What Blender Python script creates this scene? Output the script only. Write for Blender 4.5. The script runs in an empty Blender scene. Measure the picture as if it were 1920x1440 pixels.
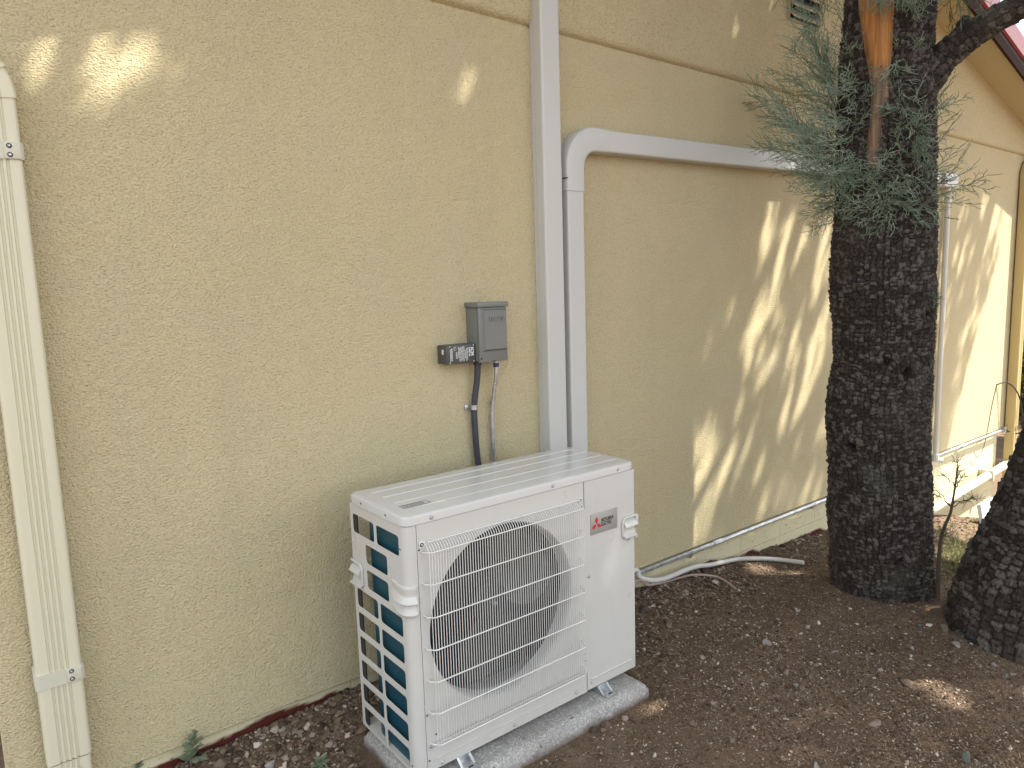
import bpy, bmesh, math, random
import numpy as np
from mathutils import Vector, Matrix
R_ = math.radians
S = bpy.context.scene
COL = S.collection
rng = np.random.default_rng(7)
random.seed(7)

# ------------------------------------------------------------------ camera
MR = ((0.7868336, -0.61641232, -0.03047516), (-0.10451398, -0.08441792, -0.99093413), (0.60825135, 0.78288535, -0.13084656))
CAM = np.array([0.0, -2.304, 1.52])
FPX = 1331.0
cd = bpy.data.cameras.new('camera'); cam = bpy.data.objects.new('camera', cd); COL.objects.link(cam)
cd.sensor_width = 36; cd.lens = FPX / 1920 * 36; cd.clip_start = 0.02; cd.clip_end = 2000
r0, d0, f0 = [Vector(v) for v in MR]
cam.matrix_world = Matrix(((r0.x, -d0.x, -f0.x, CAM[0]), (r0.y, -d0.y, -f0.y, CAM[1]), (r0.z, -d0.z, -f0.z, CAM[2]), (0, 0, 0, 1)))
S.camera = cam
M3 = np.array(MR)

# ------------------------------------------------------------------ light
SUN = np.array([0.36, -0.27, 0.69]); SUN /= np.linalg.norm(SUN)
EXPOSURE = 1.65
SKY_STRENGTH = 0.11
SUN_STRENGTH = 5.0
S.view_settings.view_transform = 'Standard'; S.view_settings.look = 'None'
S.view_settings.exposure = EXPOSURE; S.view_settings.gamma = 1
w = bpy.data.worlds.new('World'); S.world = w; w.use_nodes = True
nt = w.node_tree; bg = nt.nodes['Background']
sky = nt.nodes.new('ShaderNodeTexSky'); sky.sky_type = 'NISHITA'; sky.sun_disc = False
sky.sun_elevation = math.asin(SUN[2]); sky.sun_rotation = math.atan2(SUN[0], SUN[1])
sky.air_density = 1.0; sky.dust_density = 2.0; sky.ozone_density = 1.0
tc = nt.nodes.new('ShaderNodeTexCoord'); nz = nt.nodes.new('ShaderNodeTexNoise'); nz.inputs['Scale'].default_value = 2.2; nz.inputs['Detail'].default_value = 6
rp = nt.nodes.new('ShaderNodeValToRGB'); rp.color_ramp.elements[0].position = 0.36; rp.color_ramp.elements[1].position = 0.62
rp.color_ramp.elements[0].color = (0.25, 0.25, 0.25, 1); rp.color_ramp.elements[1].color = (0.9, 0.9, 0.9, 1)
mx = nt.nodes.new('ShaderNodeMix'); mx.data_type = 'RGBA'
nt.links.new(tc.outputs['Generated'], nz.inputs['Vector']); nt.links.new(nz.outputs['Fac'], rp.inputs['Fac'])
nt.links.new(rp.outputs['Color'], mx.inputs['Factor']); nt.links.new(sky.outputs['Color'], mx.inputs[6]); mx.inputs[7].default_value = (6.9, 7.0, 6.9, 1)
nt.links.new(mx.outputs[2], bg.inputs['Color']); bg.inputs['Strength'].default_value = SKY_STRENGTH
sl = bpy.data.lights.new('sun', 'SUN'); sl.energy = SUN_STRENGTH; sl.angle = R_(0.7); sl.color = (1.0, 0.93, 0.80)
so = bpy.data.objects.new('sun', sl); COL.objects.link(so); so.location = (6, -8, 12)
so.rotation_euler = Vector(-SUN).to_track_quat('-Z', 'Y').to_euler()

# ------------------------------------------------------------------ helpers
def ray(px, py):
    return M3.T @ np.array([px - 960, py - 720, FPX])
def hit(px, py, axis, val):
    r = ray(px, py); return CAM + r * ((val - CAM[axis]) / r[axis])
def hitplane(px, py, p0, n):
    r = ray(px, py); return CAM + r * (np.dot(np.array(p0) - CAM, n) / np.dot(r, n))
def fwd_depth(P): return float((M3 @ (np.array(P) - CAM))[2])

def tag(o, label=None, cat=None, group=None, kind=None):
    if label: o['label'] = label
    if cat: o['category'] = cat
    if group: o['group'] = group
    if kind: o['kind'] = kind
    return o
def empty(name, loc=(0, 0, 0), label=None, cat=None, group=None):
    o = bpy.data.objects.new(name, None); COL.objects.link(o); o.location = loc; o.empty_display_size = 0.1
    return tag(o, label, cat, group)
def link(name, me, mat, parent=None, smooth=False):
    o = bpy.data.objects.new(name, me); COL.objects.link(o)
    if mat is not None and len(me.materials) == 0: me.materials.append(mat)
    if smooth: me.polygons.foreach_set('use_smooth', [True] * len(me.polygons))
    if parent is not None:
        o.parent = parent
        o.matrix_parent_inverse = Matrix.Translation(parent_loc(parent)).inverted()
    return o
def parent_loc(p):      # every empty stands at its own world location, every mesh keeps its origin at the world's
    return Vector(p.location) if p.type == 'EMPTY' else Vector((0, 0, 0))

class MB:
    def __init__(s): s.v = []; s.f = []; s.sm = []
    def add(s, v, f, smooth=False):
        n = len(s.v); s.v.extend([tuple(map(float, p)) for p in v]); s.f.extend([tuple(i + n for i in q) for q in f]); s.sm.extend([smooth] * len(f)); return s
    def addmesh(s, me, mat=None):
        vs = [(mat @ v.co) if mat is not None else v.co for v in me.vertices]
        return s.add(vs, [tuple(p.vertices) for p in me.polygons])
    def box(s, x0, x1, y0, y1, z0, z1, bev=0.0, seg=2):
        bm = bmesh.new(); bmesh.ops.create_cube(bm, size=1)
        for v in bm.verts: v.co = Vector(((x0 + x1) / 2 + v.co.x * (x1 - x0), (y0 + y1) / 2 + v.co.y * (y1 - y0), (z0 + z1) / 2 + v.co.z * (z1 - z0)))
        if bev > 0: bmesh.ops.bevel(bm, geom=bm.edges[:], offset=bev, segments=seg, affect='EDGES', profile=0.5)
        bm.verts.index_update()
        s.add([v.co for v in bm.verts], [tuple(v.index for v in f.verts) for f in bm.faces], bev > 0); bm.free(); return s
    def tube(s, pts, r, seg=8, cap=True, smooth=True):
        pts = [np.array(p, float) for p in pts]; n = len(pts)
        rr = r if hasattr(r, '__len__') else [r] * n
        t0 = pts[1] - pts[0]; up = np.array([0, 0, 1.0]) if abs(t0[2]) < 0.9 * np.linalg.norm(t0) else np.array([0, 1.0, 0])
        u = np.cross(t0, up); u /= np.linalg.norm(u); V = []; F = []
        for i in range(n):
            t = pts[min(i + 1, n - 1)] - pts[max(i - 1, 0)]; t /= np.linalg.norm(t) + 1e-12
            u = u - t * np.dot(u, t); u /= np.linalg.norm(u); b = np.cross(t, u)
            for k in range(seg):
                a = 2 * math.pi * k / seg; V.append(pts[i] + rr[i] * (math.cos(a) * u + math.sin(a) * b))
        for i in range(n - 1):
            for k in range(seg):
                k2 = (k + 1) % seg; F.append((i * seg + k, i * seg + k2, (i + 1) * seg + k2, (i + 1) * seg + k))
        s.add(V, F, smooth)
        if cap: s.add(V[:seg], [tuple(range(seg))[::-1]]); s.add(V[-seg:], [tuple(range(seg))])
        return s
    def lathe(s, prof, centre, axis='y', seg=48):
        V = []; F = []; c = np.array(centre, float); n = len(prof)
        for k in range(seg):
            a = 2 * math.pi * k / seg
            for (r, h) in prof:
                if axis == 'y': V.append(c + np.array([r * math.cos(a), h, r * math.sin(a)]))
                else: V.append(c + np.array([r * math.cos(a), r * math.sin(a), h]))
        for k in range(seg):
            k2 = (k + 1) % seg
            for i in range(n - 1): F.append((k * n + i, k * n + i + 1, k2 * n + i + 1, k2 * n + i))
        return s.add(V, F, True)
    def sweep(s, path, sect, closed=True, caps=True, smooth=False):
        """path: (x, z) points in a plane parallel to the wall; sect: (n, y) section points"""
        V = []; F = []; m = len(sect); n = len(path)
        for i in range(n):
            a = np.array(path[max(i - 1, 0)], float); b = np.array(path[min(i + 1, n - 1)], float); t = b - a; t /= np.linalg.norm(t)
            nr = np.array([-t[1], t[0]])
            sc = 1.0
            if 0 < i < n - 1:
                t1 = np.array(path[i], float) - a; t1 /= np.linalg.norm(t1); sc = 1 / max(0.5, abs(np.dot(np.array([-t1[1], t1[0]]), nr)))
            for (q, y) in sect: V.append((path[i][0] + nr[0] * q * sc, y, path[i][1] + nr[1] * q * sc))
        for i in range(n - 1):
            for k in range(m if closed else m - 1):
                k2 = (k + 1) % m; F.append((i * m + k, i * m + k2, (i + 1) * m + k2, (i + 1) * m + k))
        s.add(V, F, smooth)
        if caps and closed: s.add(V[:m], [tuple(range(m))]); s.add(V[-m:], [tuple(range(m))[::-1]])
        return s
    def build(s, name, mat, parent=None, smooth=None):
        me = bpy.data.meshes.new(name); me.from_pydata(s.v, [], s.f)
        bm = bmesh.new(); bm.from_mesh(me); bmesh.ops.recalc_face_normals(bm, faces=bm.faces); bm.to_mesh(me); bm.free()
        me.polygons.foreach_set('use_smooth', s.sm if smooth is None else [smooth] * len(s.f))
        if any(s.sm) if smooth is None else smooth:
            try: me.set_sharp_from_angle(angle=R_(35))
            except Exception: pass
        return link(name, me, mat, parent)

def npmesh(name, V, F, mat, parent=None, smooth=False, attrs=None):
    """fast mesh from arrays: V (n,3), F (m,k) all faces with k corners"""
    V = np.asarray(V, np.float32); F = np.asarray(F, np.int32); m, k = F.shape
    me = bpy.data.meshes.new(name)
    me.vertices.add(len(V)); me.vertices.foreach_set('co', V.ravel())
    me.loops.add(m * k); me.loops.foreach_set('vertex_index', F.ravel())
    me.polygons.add(m); me.polygons.foreach_set('loop_start', np.arange(0, m * k, k, dtype=np.int32))
    me.polygons.foreach_set('loop_total', np.full(m, k, np.int32))
    me.polygons.foreach_set('use_smooth', np.full(m, smooth))
    me.update(calc_edges=True)
    for an, (dom, val) in (attrs or {}).items():
        a = me.attributes.new(an, 'FLOAT', dom); a.data.foreach_set('value', np.asarray(val, np.float32))
    return link(name, me, mat, parent)

def curve_mesh(splines, thick, bev=0.0):
    cu = bpy.data.curves.new('outline', 'CURVE'); cu.dimensions = '2D'; cu.fill_mode = 'BOTH'; cu.extrude = max(thick / 2 - bev, 0); cu.bevel_depth = bev; cu.bevel_resolution = 1; cu.offset = -bev
    for pts in splines:
        sp = cu.splines.new('POLY'); sp.points.add(len(pts) - 1); sp.use_cyclic_u = True
        for p, q in zip(sp.points, pts): p.co = (q[0], q[1], 0, 1)
    o = bpy.data.objects.new('outline', cu); COL.objects.link(o)
    dg = bpy.context.evaluated_depsgraph_get(); dg.update()
    me = bpy.data.meshes.new_from_object(o.evaluated_get(dg))
    bpy.data.objects.remove(o); bpy.data.curves.remove(cu); me.materials.clear()
    return me
def text_mesh(txt, size, thick=0.0, bold=0.0, align='LEFT', spacing=1.0, shear=0.0):
    cu = bpy.data.curves.new('text', 'FONT'); cu.body = txt; cu.size = size; cu.extrude = thick; cu.offset = bold; cu.align_x = align; cu.space_character = spacing; cu.shear = shear; cu.space_line = 0.85
    o = bpy.data.objects.new('text', cu); COL.objects.link(o)
    dg = bpy.context.evaluated_depsgraph_get(); dg.update()
    me = bpy.data.meshes.new_from_object(o.evaluated_get(dg))
    bpy.data.objects.remove(o); bpy.data.curves.remove(cu); me.materials.clear()
    return me
def rrect(x0, x1, z0, z1, r, n=4):
    pts = []
    for (cx, cz, a0) in ((x1 - r, z1 - r, 0), (x0 + r, z1 - r, 90), (x0 + r, z0 + r, 180), (x1 - r, z0 + r, 270)):
        for k in range(n + 1):
            a = R_(a0 + 90 * k / n); pts.append((cx + r * math.cos(a), cz + r * math.sin(a)))
    return pts
# matrix that stands a curve's xy plane up into world xz (facing -y) at depth y
def facing(y): return Matrix(((1, 0, 0, 0), (0, 0, -1, y), (0, 1, 0, 0), (0, 0, 0, 1)))
# curve's xy plane -> world (y, z) plane facing -x ; curve x = -world y
def sidefacing(x): return Matrix(((0, 0, -1, x), (-1, 0, 0, 0), (0, 1, 0, 0), (0, 0, 0, 1)))

def vnoise(x, y, seed=0):
    """smooth 2-D value noise, arrays in, 0..1 out"""
    x = np.asarray(x, float); y = np.asarray(y, float); xi = np.floor(x).astype(np.int64); yi = np.floor(y).astype(np.int64); fx = x - xi; fy = y - yi
    fx = fx * fx * (3 - 2 * fx); fy = fy * fy * (3 - 2 * fy)
    def h(a, b):
        n = (a * 374761393 + b * 668265263 + seed * 974634777) & 0xFFFFFFFF
        n = ((n ^ (n >> 13)) * 1274126177) & 0xFFFFFFFF
        return ((n ^ (n >> 16)) & 0xFFFF) / 65535.0
    return (h(xi, yi) * (1 - fx) + h(xi + 1, yi) * fx) * (1 - fy) + (h(xi, yi + 1) * (1 - fx) + h(xi + 1, yi + 1) * fx) * fy
def fbm(x, y, seed=0, o=4):
    t = 0; a = 0.5
    for k in range(o): t = t + a * vnoise(x * 2 ** k, y * 2 ** k, seed + k); a *= 0.5
    return t

# ------------------------------------------------------------------ materials
class NT:
    def __init__(s, name):
        s.m = bpy.data.materials.new(name); s.m.use_nodes = True; s.t = s.m.node_tree; s.b = s.t.nodes['Principled BSDF']
        s.co = s.t.nodes.new('ShaderNodeTexCoord')
    def n(s, typ, **kw):
        nd = s.t.nodes.new(typ)
        for k, v in kw.items(): setattr(nd, k, v)
        return nd
    def L(s, a, b): s.t.links.new(a, b)
    def noise(s, scale, detail=4, rough=0.55, vec=None, dist=0.0):
        nd = s.n('ShaderNodeTexNoise'); nd.inputs['Scale'].default_value = scale; nd.inputs['Detail'].default_value = detail; nd.inputs['Roughness'].default_value = rough; nd.inputs['Distortion'].default_value = dist
        s.L(vec if vec is not None else s.co.outputs['Object'], nd.inputs['Vector']); return nd.outputs['Fac']
    def voro(s, scale, feature='F1', vec=None, out='Distance'):
        nd = s.n('ShaderNodeTexVoronoi'); nd.feature = feature; nd.inputs['Scale'].default_value = scale
        s.L(vec if vec is not None else s.co.outputs['Object'], nd.inputs['Vector']); return nd.outputs[out]
    def ramp(s, fac, stops):
        nd = s.n('ShaderNodeValToRGB'); cr = nd.color_ramp
        while len(cr.elements) < len(stops): cr.elements.new(0.5)
        for e, (p, c) in zip(cr.elements, stops): e.position = p; e.color = (c[0], c[1], c[2], 1) if hasattr(c, '__len__') else (c, c, c, 1)
        s.L(fac, nd.inputs['Fac']); return nd.outputs['Color']
    def mix(s, fac, a, b, blend='MIX'):
        nd = s.n('ShaderNodeMix'); nd.data_type = 'RGBA'; nd.blend_type = blend
        for sock, v in ((nd.inputs['Factor'], fac), (nd.inputs[6], a), (nd.inputs[7], b)):
            if isinstance(v, (int, float)): sock.default_value = v
            elif isinstance(v, (tuple, list)): sock.default_value = (*v[:3], 1)
            else: s.L(v, sock)
        return nd.outputs[2]
    def math(s, op, a, b=0.0, c=None):
        nd = s.n('ShaderNodeMath'); nd.operation = op
        for i, v in enumerate((a, b) + ((c,) if c is not None else ())):
            if isinstance(v, (int, float)): nd.inputs[i].default_value = v
            else: s.L(v, nd.inputs[i])
        return nd.outputs[0]
    def attr(s, name):
        nd = s.n('ShaderNodeAttribute'); nd.attribute_name = name; return nd.outputs['Fac']
    def mapping(s, scale=(1, 1, 1), loc=(0, 0, 0), rot=(0, 0, 0)):
        nd = s.n('ShaderNodeMapping'); nd.inputs['Scale'].default_value = scale; nd.inputs['Location'].default_value = loc; nd.inputs['Rotation'].default_value = rot
        s.L(s.co.outputs['Object'], nd.inputs['Vector']); return nd.outputs['Vector']
    def bump(s, h, strength=0.3, dist=0.01, normal=None):
        nd = s.n('ShaderNodeBump'); nd.inputs['Strength'].default_value = strength; nd.inputs['Distance'].default_value = dist; s.L(h, nd.inputs['Height'])
        if normal is not None: s.L(normal, nd.inputs['Normal'])
        return nd.outputs['Normal']
    def out(s, color=None, rough=None, metal=None, normal=None, spec=None, **kw):
        for nm, v in (('Base Color', color), ('Roughness', rough), ('Metallic', metal), ('Normal', normal), ('Specular IOR Level', spec)):
            if v is None: continue
            if isinstance(v, (int, float)): s.b.inputs[nm].default_value = v
            elif isinstance(v, (tuple, list)): s.b.inputs[nm].default_value = (*v[:3], 1)
            else: s.L(v, s.b.inputs[nm])
        for k, v in kw.items(): s.b.inputs[k].default_value = v
        return s.m

def simple(name, col, rough=0.5, metal=0.0, var=0.06, scale=18, bump=0.0, bscale=200, spec=None):
    t = NT(name); f = t.noise(scale, 4)
    c = t.mix(f, [x * (1 - var) for x in col], [min(1, x * (1 + var)) for x in col])
    rr = t.ramp(t.noise(scale * 2.3, 3), [(0.3, max(0, rough - 0.06)), (0.7, min(1, rough + 0.06))])
    nrm = t.bump(t.noise(bscale, 3), bump, 0.002) if bump else None
    return t.out(c, rr, metal, nrm, spec)

WALL = (0.640, 0.553, 0.346)
def m_stucco():
    t = NT('stucco')
    big = t.noise(0.8, 5, 0.6); med = t.noise(3.6, 5, 0.65)
    c = t.mix(t.ramp(big, [(0.35, 0.0), (0.7, 1.0)]), [x * 1.03 for x in WALL], [x * 0.95 for x in WALL])
    c = t.mix(t.ramp(med, [(0.46, 0.0), (0.74, 0.35)]), c, (0.565, 0.51, 0.375))
    streak = t.noise(5, 5, 0.6, t.mapping((1, 1, 0.10)))          # faint run-down weathering
    c = t.mix(t.ramp(streak, [(0.55, 0.0), (0.78, 0.20)]), c, (0.46, 0.405, 0.285))
    v = t.mapping((1, 1, 1.25))
    n1 = t.noise(140, 2.5, 0.55, v, 0.2); n2 = t.noise(220, 2, 0.5, v, 0.0); n3 = t.noise(9, 3, 0.5); n4 = t.noise(48, 2, 0.5)
    h = t.math('ADD', t.math('MULTIPLY', n1, 1.0), t.math('MULTIPLY', n2, 0.45))
    h = t.math('ADD', h, t.math('ADD', t.math('MULTIPLY', n3, 0.8), t.math('MULTIPLY', n4, 0.5)))
    c = t.mix(t.math('MULTIPLY', t.ramp(n1, [(0.34, 1.0), (0.47, 0.0)]), 0.45), c, (0.33, 0.27, 0.155))  # grain pits darkened in the colour, shade added to the bump's own
    c = t.mix(t.math('MULTIPLY', t.ramp(n2, [(0.56, 0.0), (0.72, 1.0)]), 0.30), c, (0.72, 0.66, 0.475))
    return t.out(c, 0.92, 0.0, t.bump(h, 1.0, 0.0108), 0.15)
def m_block():
    t = NT('painted block')
    sw = t.n('ShaderNodeSeparateXYZ'); t.L(t.co.outputs['Object'], sw.inputs[0]); cb = t.n('ShaderNodeCombineXYZ')
    t.L(sw.outputs['X'], cb.inputs['X']); t.L(t.math('ADD', sw.outputs['Z'], 0.035), cb.inputs['Y'])
    br = t.n('ShaderNodeTexBrick'); t.L(cb.outputs[0], br.inputs['Vector']); br.inputs['Scale'].default_value = 1
    br.inputs['Brick Width'].default_value = 0.406; br.inputs['Row Height'].default_value = 0.203; br.inputs['Mortar Size'].default_value = 0.005; br.inputs['Mortar Smooth'].default_value = 0.4
    br.inputs['Color1'].default_value = (1, 1, 1, 1); br.inputs['Color2'].default_value = (0.97, 0.97, 0.97, 1); br.inputs['Mortar'].default_value = (0, 0, 0, 1)
    base = t.mix(t.noise(7, 4), (0.60, 0.545, 0.36), (0.66, 0.60, 0.41))
    pits = t.ramp(t.noise(55, 3, 0.7), [(0.30, 1.0), (0.37, 0.0)])
    base = t.mix(pits, base, (0.30, 0.25, 0.16))
    red = t.attr('red'); c = t.mix(red, base, t.mix(t.noise(30, 3), (0.060, 0.014, 0.011), (0.110, 0.027, 0.021)))
    h = t.math('ADD', t.math('MULTIPLY', br.outputs['Color'], 1.0), t.math('MULTIPLY', t.noise(140, 3), 0.35))
    h = t.math('SUBTRACT', h, t.math('MULTIPLY', pits, 0.6))
    return t.out(c, 0.9, 0, t.bump(h, 0.7, 0.006), 0.15)
def m_bark(name, dark, grey):
    t = NT(name); p = t.attr('plate')
    v = t.mapping((1, 1, 0.55)); fl = t.noise(95, 4, 0.65, v, 0.3)                     # weathered flakes on the plates
    p2 = t.math('MULTIPLY', p, t.ramp(fl, [(0.36, 0.25), (0.62, 1.9)]))
    c = t.mix(p2, dark, grey)
    c = t.mix(t.ramp(fl, [(0.58, 0.0), (0.72, 0.55)]), c, [x * 0.85 for x in grey])
    c = t.mix(t.ramp(t.noise(2.6, 4), [(0.50, 0.0), (0.74, 0.40)]), c, (0.085, 0.058, 0.040))
    c = t.mix(t.ramp(t.noise(4.2, 3, 0.6), [(0.60, 0.0), (0.72, 0.35)]), c, (0.13, 0.135, 0.115))
    h = t.math('ADD', fl, t.math('MULTIPLY', t.noise(330, 3, 0.6), 0.5))
    return t.out(c, 0.85, 0, t.bump(h, 0.9, 0.006), 0.25)
def m_ground():
    t = NT('bare dirt')
    a = t.noise(1.7, 5, 0.6); b = t.noise(9, 5, 0.65); g = t.noise(120, 4, 0.7)
    c = t.mix(t.ramp(a, [(0.35, 0.0), (0.65, 1.0)]), (0.125, 0.080, 0.050), (0.176, 0.122, 0.084))
    c = t.mix(t.ramp(b, [(0.4, 0.0), (0.7, 0.7)]), c, (0.090, 0.059, 0.039))
    c = t.mix(t.ramp(g, [(0.52, 0.0), (0.62, 1.0)]), c, (0.205, 0.155, 0.112))
    c = t.mix(t.ramp(t.noise(260, 2, 0.6), [(0.60, 0.0), (0.68, 0.8)]), c, (0.36, 0.30, 0.25))
    c = t.mix(t.ramp(t.noise(90, 3, 0.7), [(0.30, 0.8), (0.42, 0.0)]), c, (0.045, 0.032, 0.025))
    h = t.math('ADD', t.math('MULTIPLY', g, 0.6), t.math('MULTIPLY', t.noise(300, 3, 0.7), 0.4))
    h = t.math('ADD', h, t.math('MULTIPLY', t.noise(38, 4, 0.6), 0.9))
    return t.out(c, 0.95, 0, t.bump(h, 0.9, 0.012), 0.1)
def m_var(name, a, b, rough=0.9, attr='tint', bump=0.4, bscale=150, bdist=0.003, spec=0.2, trans=None):
    t = NT(name); c = t.mix(t.attr(attr), a, b); c = t.mix(t.math('MULTIPLY', t.noise(60, 3), 0.5), c, [x * 0.6 for x in a])
    m = t.out(c, rough, 0, t.bump(t.noise(bscale, 3), bump, bdist) if bump else None, spec)
    return m
def m_wood():
    t = NT('exposed wood'); v = t.mapping((1, 1, 0.05)); f = t.noise(45, 5, 0.65, v, 0.6); k = t.attr('tint')
    orange = t.ramp(f, [(0.25, (0.10, 0.042, 0.018)), (0.42, (0.30, 0.125, 0.035)), (0.62, (0.47, 0.21, 0.062)), (0.82, (0.36, 0.19, 0.09))])
    grey = t.ramp(f, [(0.3, (0.06, 0.042, 0.032)), (0.5, (0.20, 0.135, 0.095)), (0.75, (0.33, 0.24, 0.17))])
    return t.out(t.mix(k, orange, grey), 0.75, 0, t.bump(f, 0.7, 0.006), 0.25)
def m_pad():
    t = NT('pad stone'); v = t.voro(230, 'F1', out='Color'); f = t.n('ShaderNodeSeparateColor'); t.L(v, f.inputs[0])
    c = t.ramp(f.outputs[0], [(0.0, (0.25, 0.243, 0.232)), (0.45, (0.33, 0.323, 0.31)), (0.8, (0.395, 0.388, 0.372)), (1.0, (0.56, 0.55, 0.53))])
    c = t.mix(t.ramp(t.noise(6, 4), [(0.45, 0.0), (0.75, 0.45)]), c, (0.18, 0.165, 0.148))
    sz_ = t.n('ShaderNodeSeparateXYZ'); t.L(t.co.outputs['Object'], sz_.inputs[0])
    soil = t.math('ADD', sz_.outputs['Z'], t.math('MULTIPLY', t.noise(24, 4, 0.65), 0.06))      # soil splashed up its sides
    c = t.mix(t.ramp(soil, [(0.038, 0.8), (0.062, 0.0)]), c, (0.105, 0.075, 0.055))
    c = t.mix(t.ramp(t.noise(33, 3, 0.6), [(0.66, 0.0), (0.70, 0.8)]), c, (0.085, 0.07, 0.058))
    return t.out(c, 0.6, 0, t.bump(t.noise(190, 3, 0.6), 0.8, 0.004), 0.5)
def m_coil():
    t = NT('coil fins'); v = t.mapping((1, 1, 1)); wv = t.n('ShaderNodeTexWave'); wv.bands_direction = 'DIAGONAL'; wv.inputs['Scale'].default_value = 110; t.L(v, wv.inputs['Vector'])
    c = t.mix(wv.outputs['Fac'], (0.002, 0.040, 0.072), (0.004, 0.098, 0.150))
    return t.out(c, 0.4, 0.3, t.bump(wv.outputs['Fac'], 0.3, 0.002), 0.5)
def m_galv():
    t = NT('galvanised steel'); f = t.voro(60, 'F1', out='Color'); s = t.n('ShaderNodeSeparateColor'); t.L(f, s.inputs[0])
    return t.out(t.ramp(s.outputs[0], [(0, (0.42, 0.44, 0.46)), (1, (0.62, 0.64, 0.66))]), 0.38, 0.85)
def m_cover(name, col):
    t = NT(name); wv = t.noise(320, 2, 0.5, t.mapping((1, 1, 0.01)))
    c = t.mix(t.noise(4, 3), [x * 0.97 for x in col], [x * 1.03 for x in col])
    return t.out(c, 0.38, 0, t.bump(wv, 0.12, 0.001), 0.45)
def m_leafy(name, a, b, rough=0.6):
    t = NT(name); c = t.mix(t.attr('tint'), a, b)
    m = t.out(c, rough, 0, None, 0.25); t.b.inputs['Transmission Weight'].default_value = 0.0
    return m

STUCCO = m_stucco(); BLOCK = m_block(); GROUND = m_ground(); WOOD = m_wood(); PADM = m_pad(); COIL = m_coil(); GALV = m_galv()
BARK = m_bark('alligator bark', (0.0160, 0.0125, 0.0104), (0.128, 0.114, 0.104))
def m_enamel():
    t = NT('unit enamel'); f = t.noise(5, 4); c = t.mix(f, (0.555, 0.550, 0.528), (0.535, 0.530, 0.508))
    drip = t.noise(14, 5, 0.6, t.mapping((1, 1, 0.16))); c = t.mix(t.ramp(drip, [(0.56, 0.0), (0.80, 0.28)]), c, (0.45, 0.435, 0.40))
    sp_ = t.n('ShaderNodeSeparateXYZ'); t.L(t.co.outputs['Object'], sp_.inputs[0])
    low = t.math('ADD', sp_.outputs['Z'], t.math('MULTIPLY', t.noise(9, 5, 0.65), 0.22)); c = t.mix(t.ramp(low, [(0.17, 0.28), (0.28, 0.0)]), c, (0.36, 0.32, 0.26))
    return t.out(c, t.ramp(t.noise(11, 4), [(0.3, 0.27), (0.7, 0.42)]), 0, t.bump(t.noise(420, 3), 0.04, 0.002), 0.5)
WHITE = m_enamel()
LIDM = simple('lid enamel', (0.56, 0.562, 0.556), 0.16, var=0.02, scale=5)
WIRE = simple('guard coating', (0.66, 0.655, 0.635), 0.35, var=0.02)
DARK = simple('dark plastic', (0.022, 0.023, 0.025), 0.45)
FANM = simple('fan plastic', (0.026, 0.027, 0.028), 0.4)
INSIDE = simple('shade-dark sheet metal', (0.022, 0.023, 0.023), 0.6)  # shade inside the unit put into a near-black colour
COVER = m_cover('line cover plastic', (0.53, 0.533, 0.515))
CREAM = simple('cream gutter paint', (0.615, 0.585, 0.445), 0.35, var=0.02, scale=4)
STRAPM = simple('strap paint', (0.55, 0.535, 0.44), 0.4, var=0.03)
TAN = simple('tan gutter paint', (0.54, 0.425, 0.205), 0.4, var=0.03)
GREYBOX = simple('grey box paint', (0.165, 0.172, 0.163), 0.4, var=0.03, bump=0.08, bscale=300)
DKGREY = simple('dark grey box paint', (0.06, 0.064, 0.064), 0.45, var=0.04, bump=0.1, bscale=500)
INK = simple('white ink', (0.72, 0.73, 0.72), 0.6)
BLKINK = simple('black ink', (0.03, 0.03, 0.03), 0.5)
REDINK = simple('red emblem ink', (0.50, 0.02, 0.03), 0.4)
SILVER = simple('badge silver', (0.36, 0.36, 0.35), 0.35, 0.2)
STICKER = simple('sticker grey', (0.50, 0.50, 0.48), 0.5)
FLEX = simple('black conduit jacket', (0.040, 0.043, 0.058), 0.5)
BLUEM = simple('blue connector', (0.02, 0.02, 0.12), 0.35)
PVC = simple('white pvc', (0.60, 0.59, 0.55), 0.4, var=0.05)
TUBEM = simple('clear pinkish tube', (0.36, 0.26, 0.22), 0.4)
SOFFIT = simple('soffit paint', (0.46, 0.395, 0.225), 0.7, var=0.03)
BROWN = simple('brown trim paint', (0.042, 0.017, 0.012), 0.7, spec=0.08)
DKBROWN = simple('dark brown trim', (0.03, 0.016, 0.014), 0.6)
REDROOF = simple('red roof metal', (0.52, 0.14, 0.16), 0.35, var=0.04)
VENTM = simple('vent slat paint', (0.42, 0.36, 0.24), 0.6)
COPPER = simple('copper', (0.62, 0.26, 0.13), 0.3, 0.9)
BLUEW = simple('pale blue paint', (0.50, 0.60, 0.66), 0.5, var=0.05)
BLACKM = simple('black cable', (0.015, 0.015, 0.015), 0.5)

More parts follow.
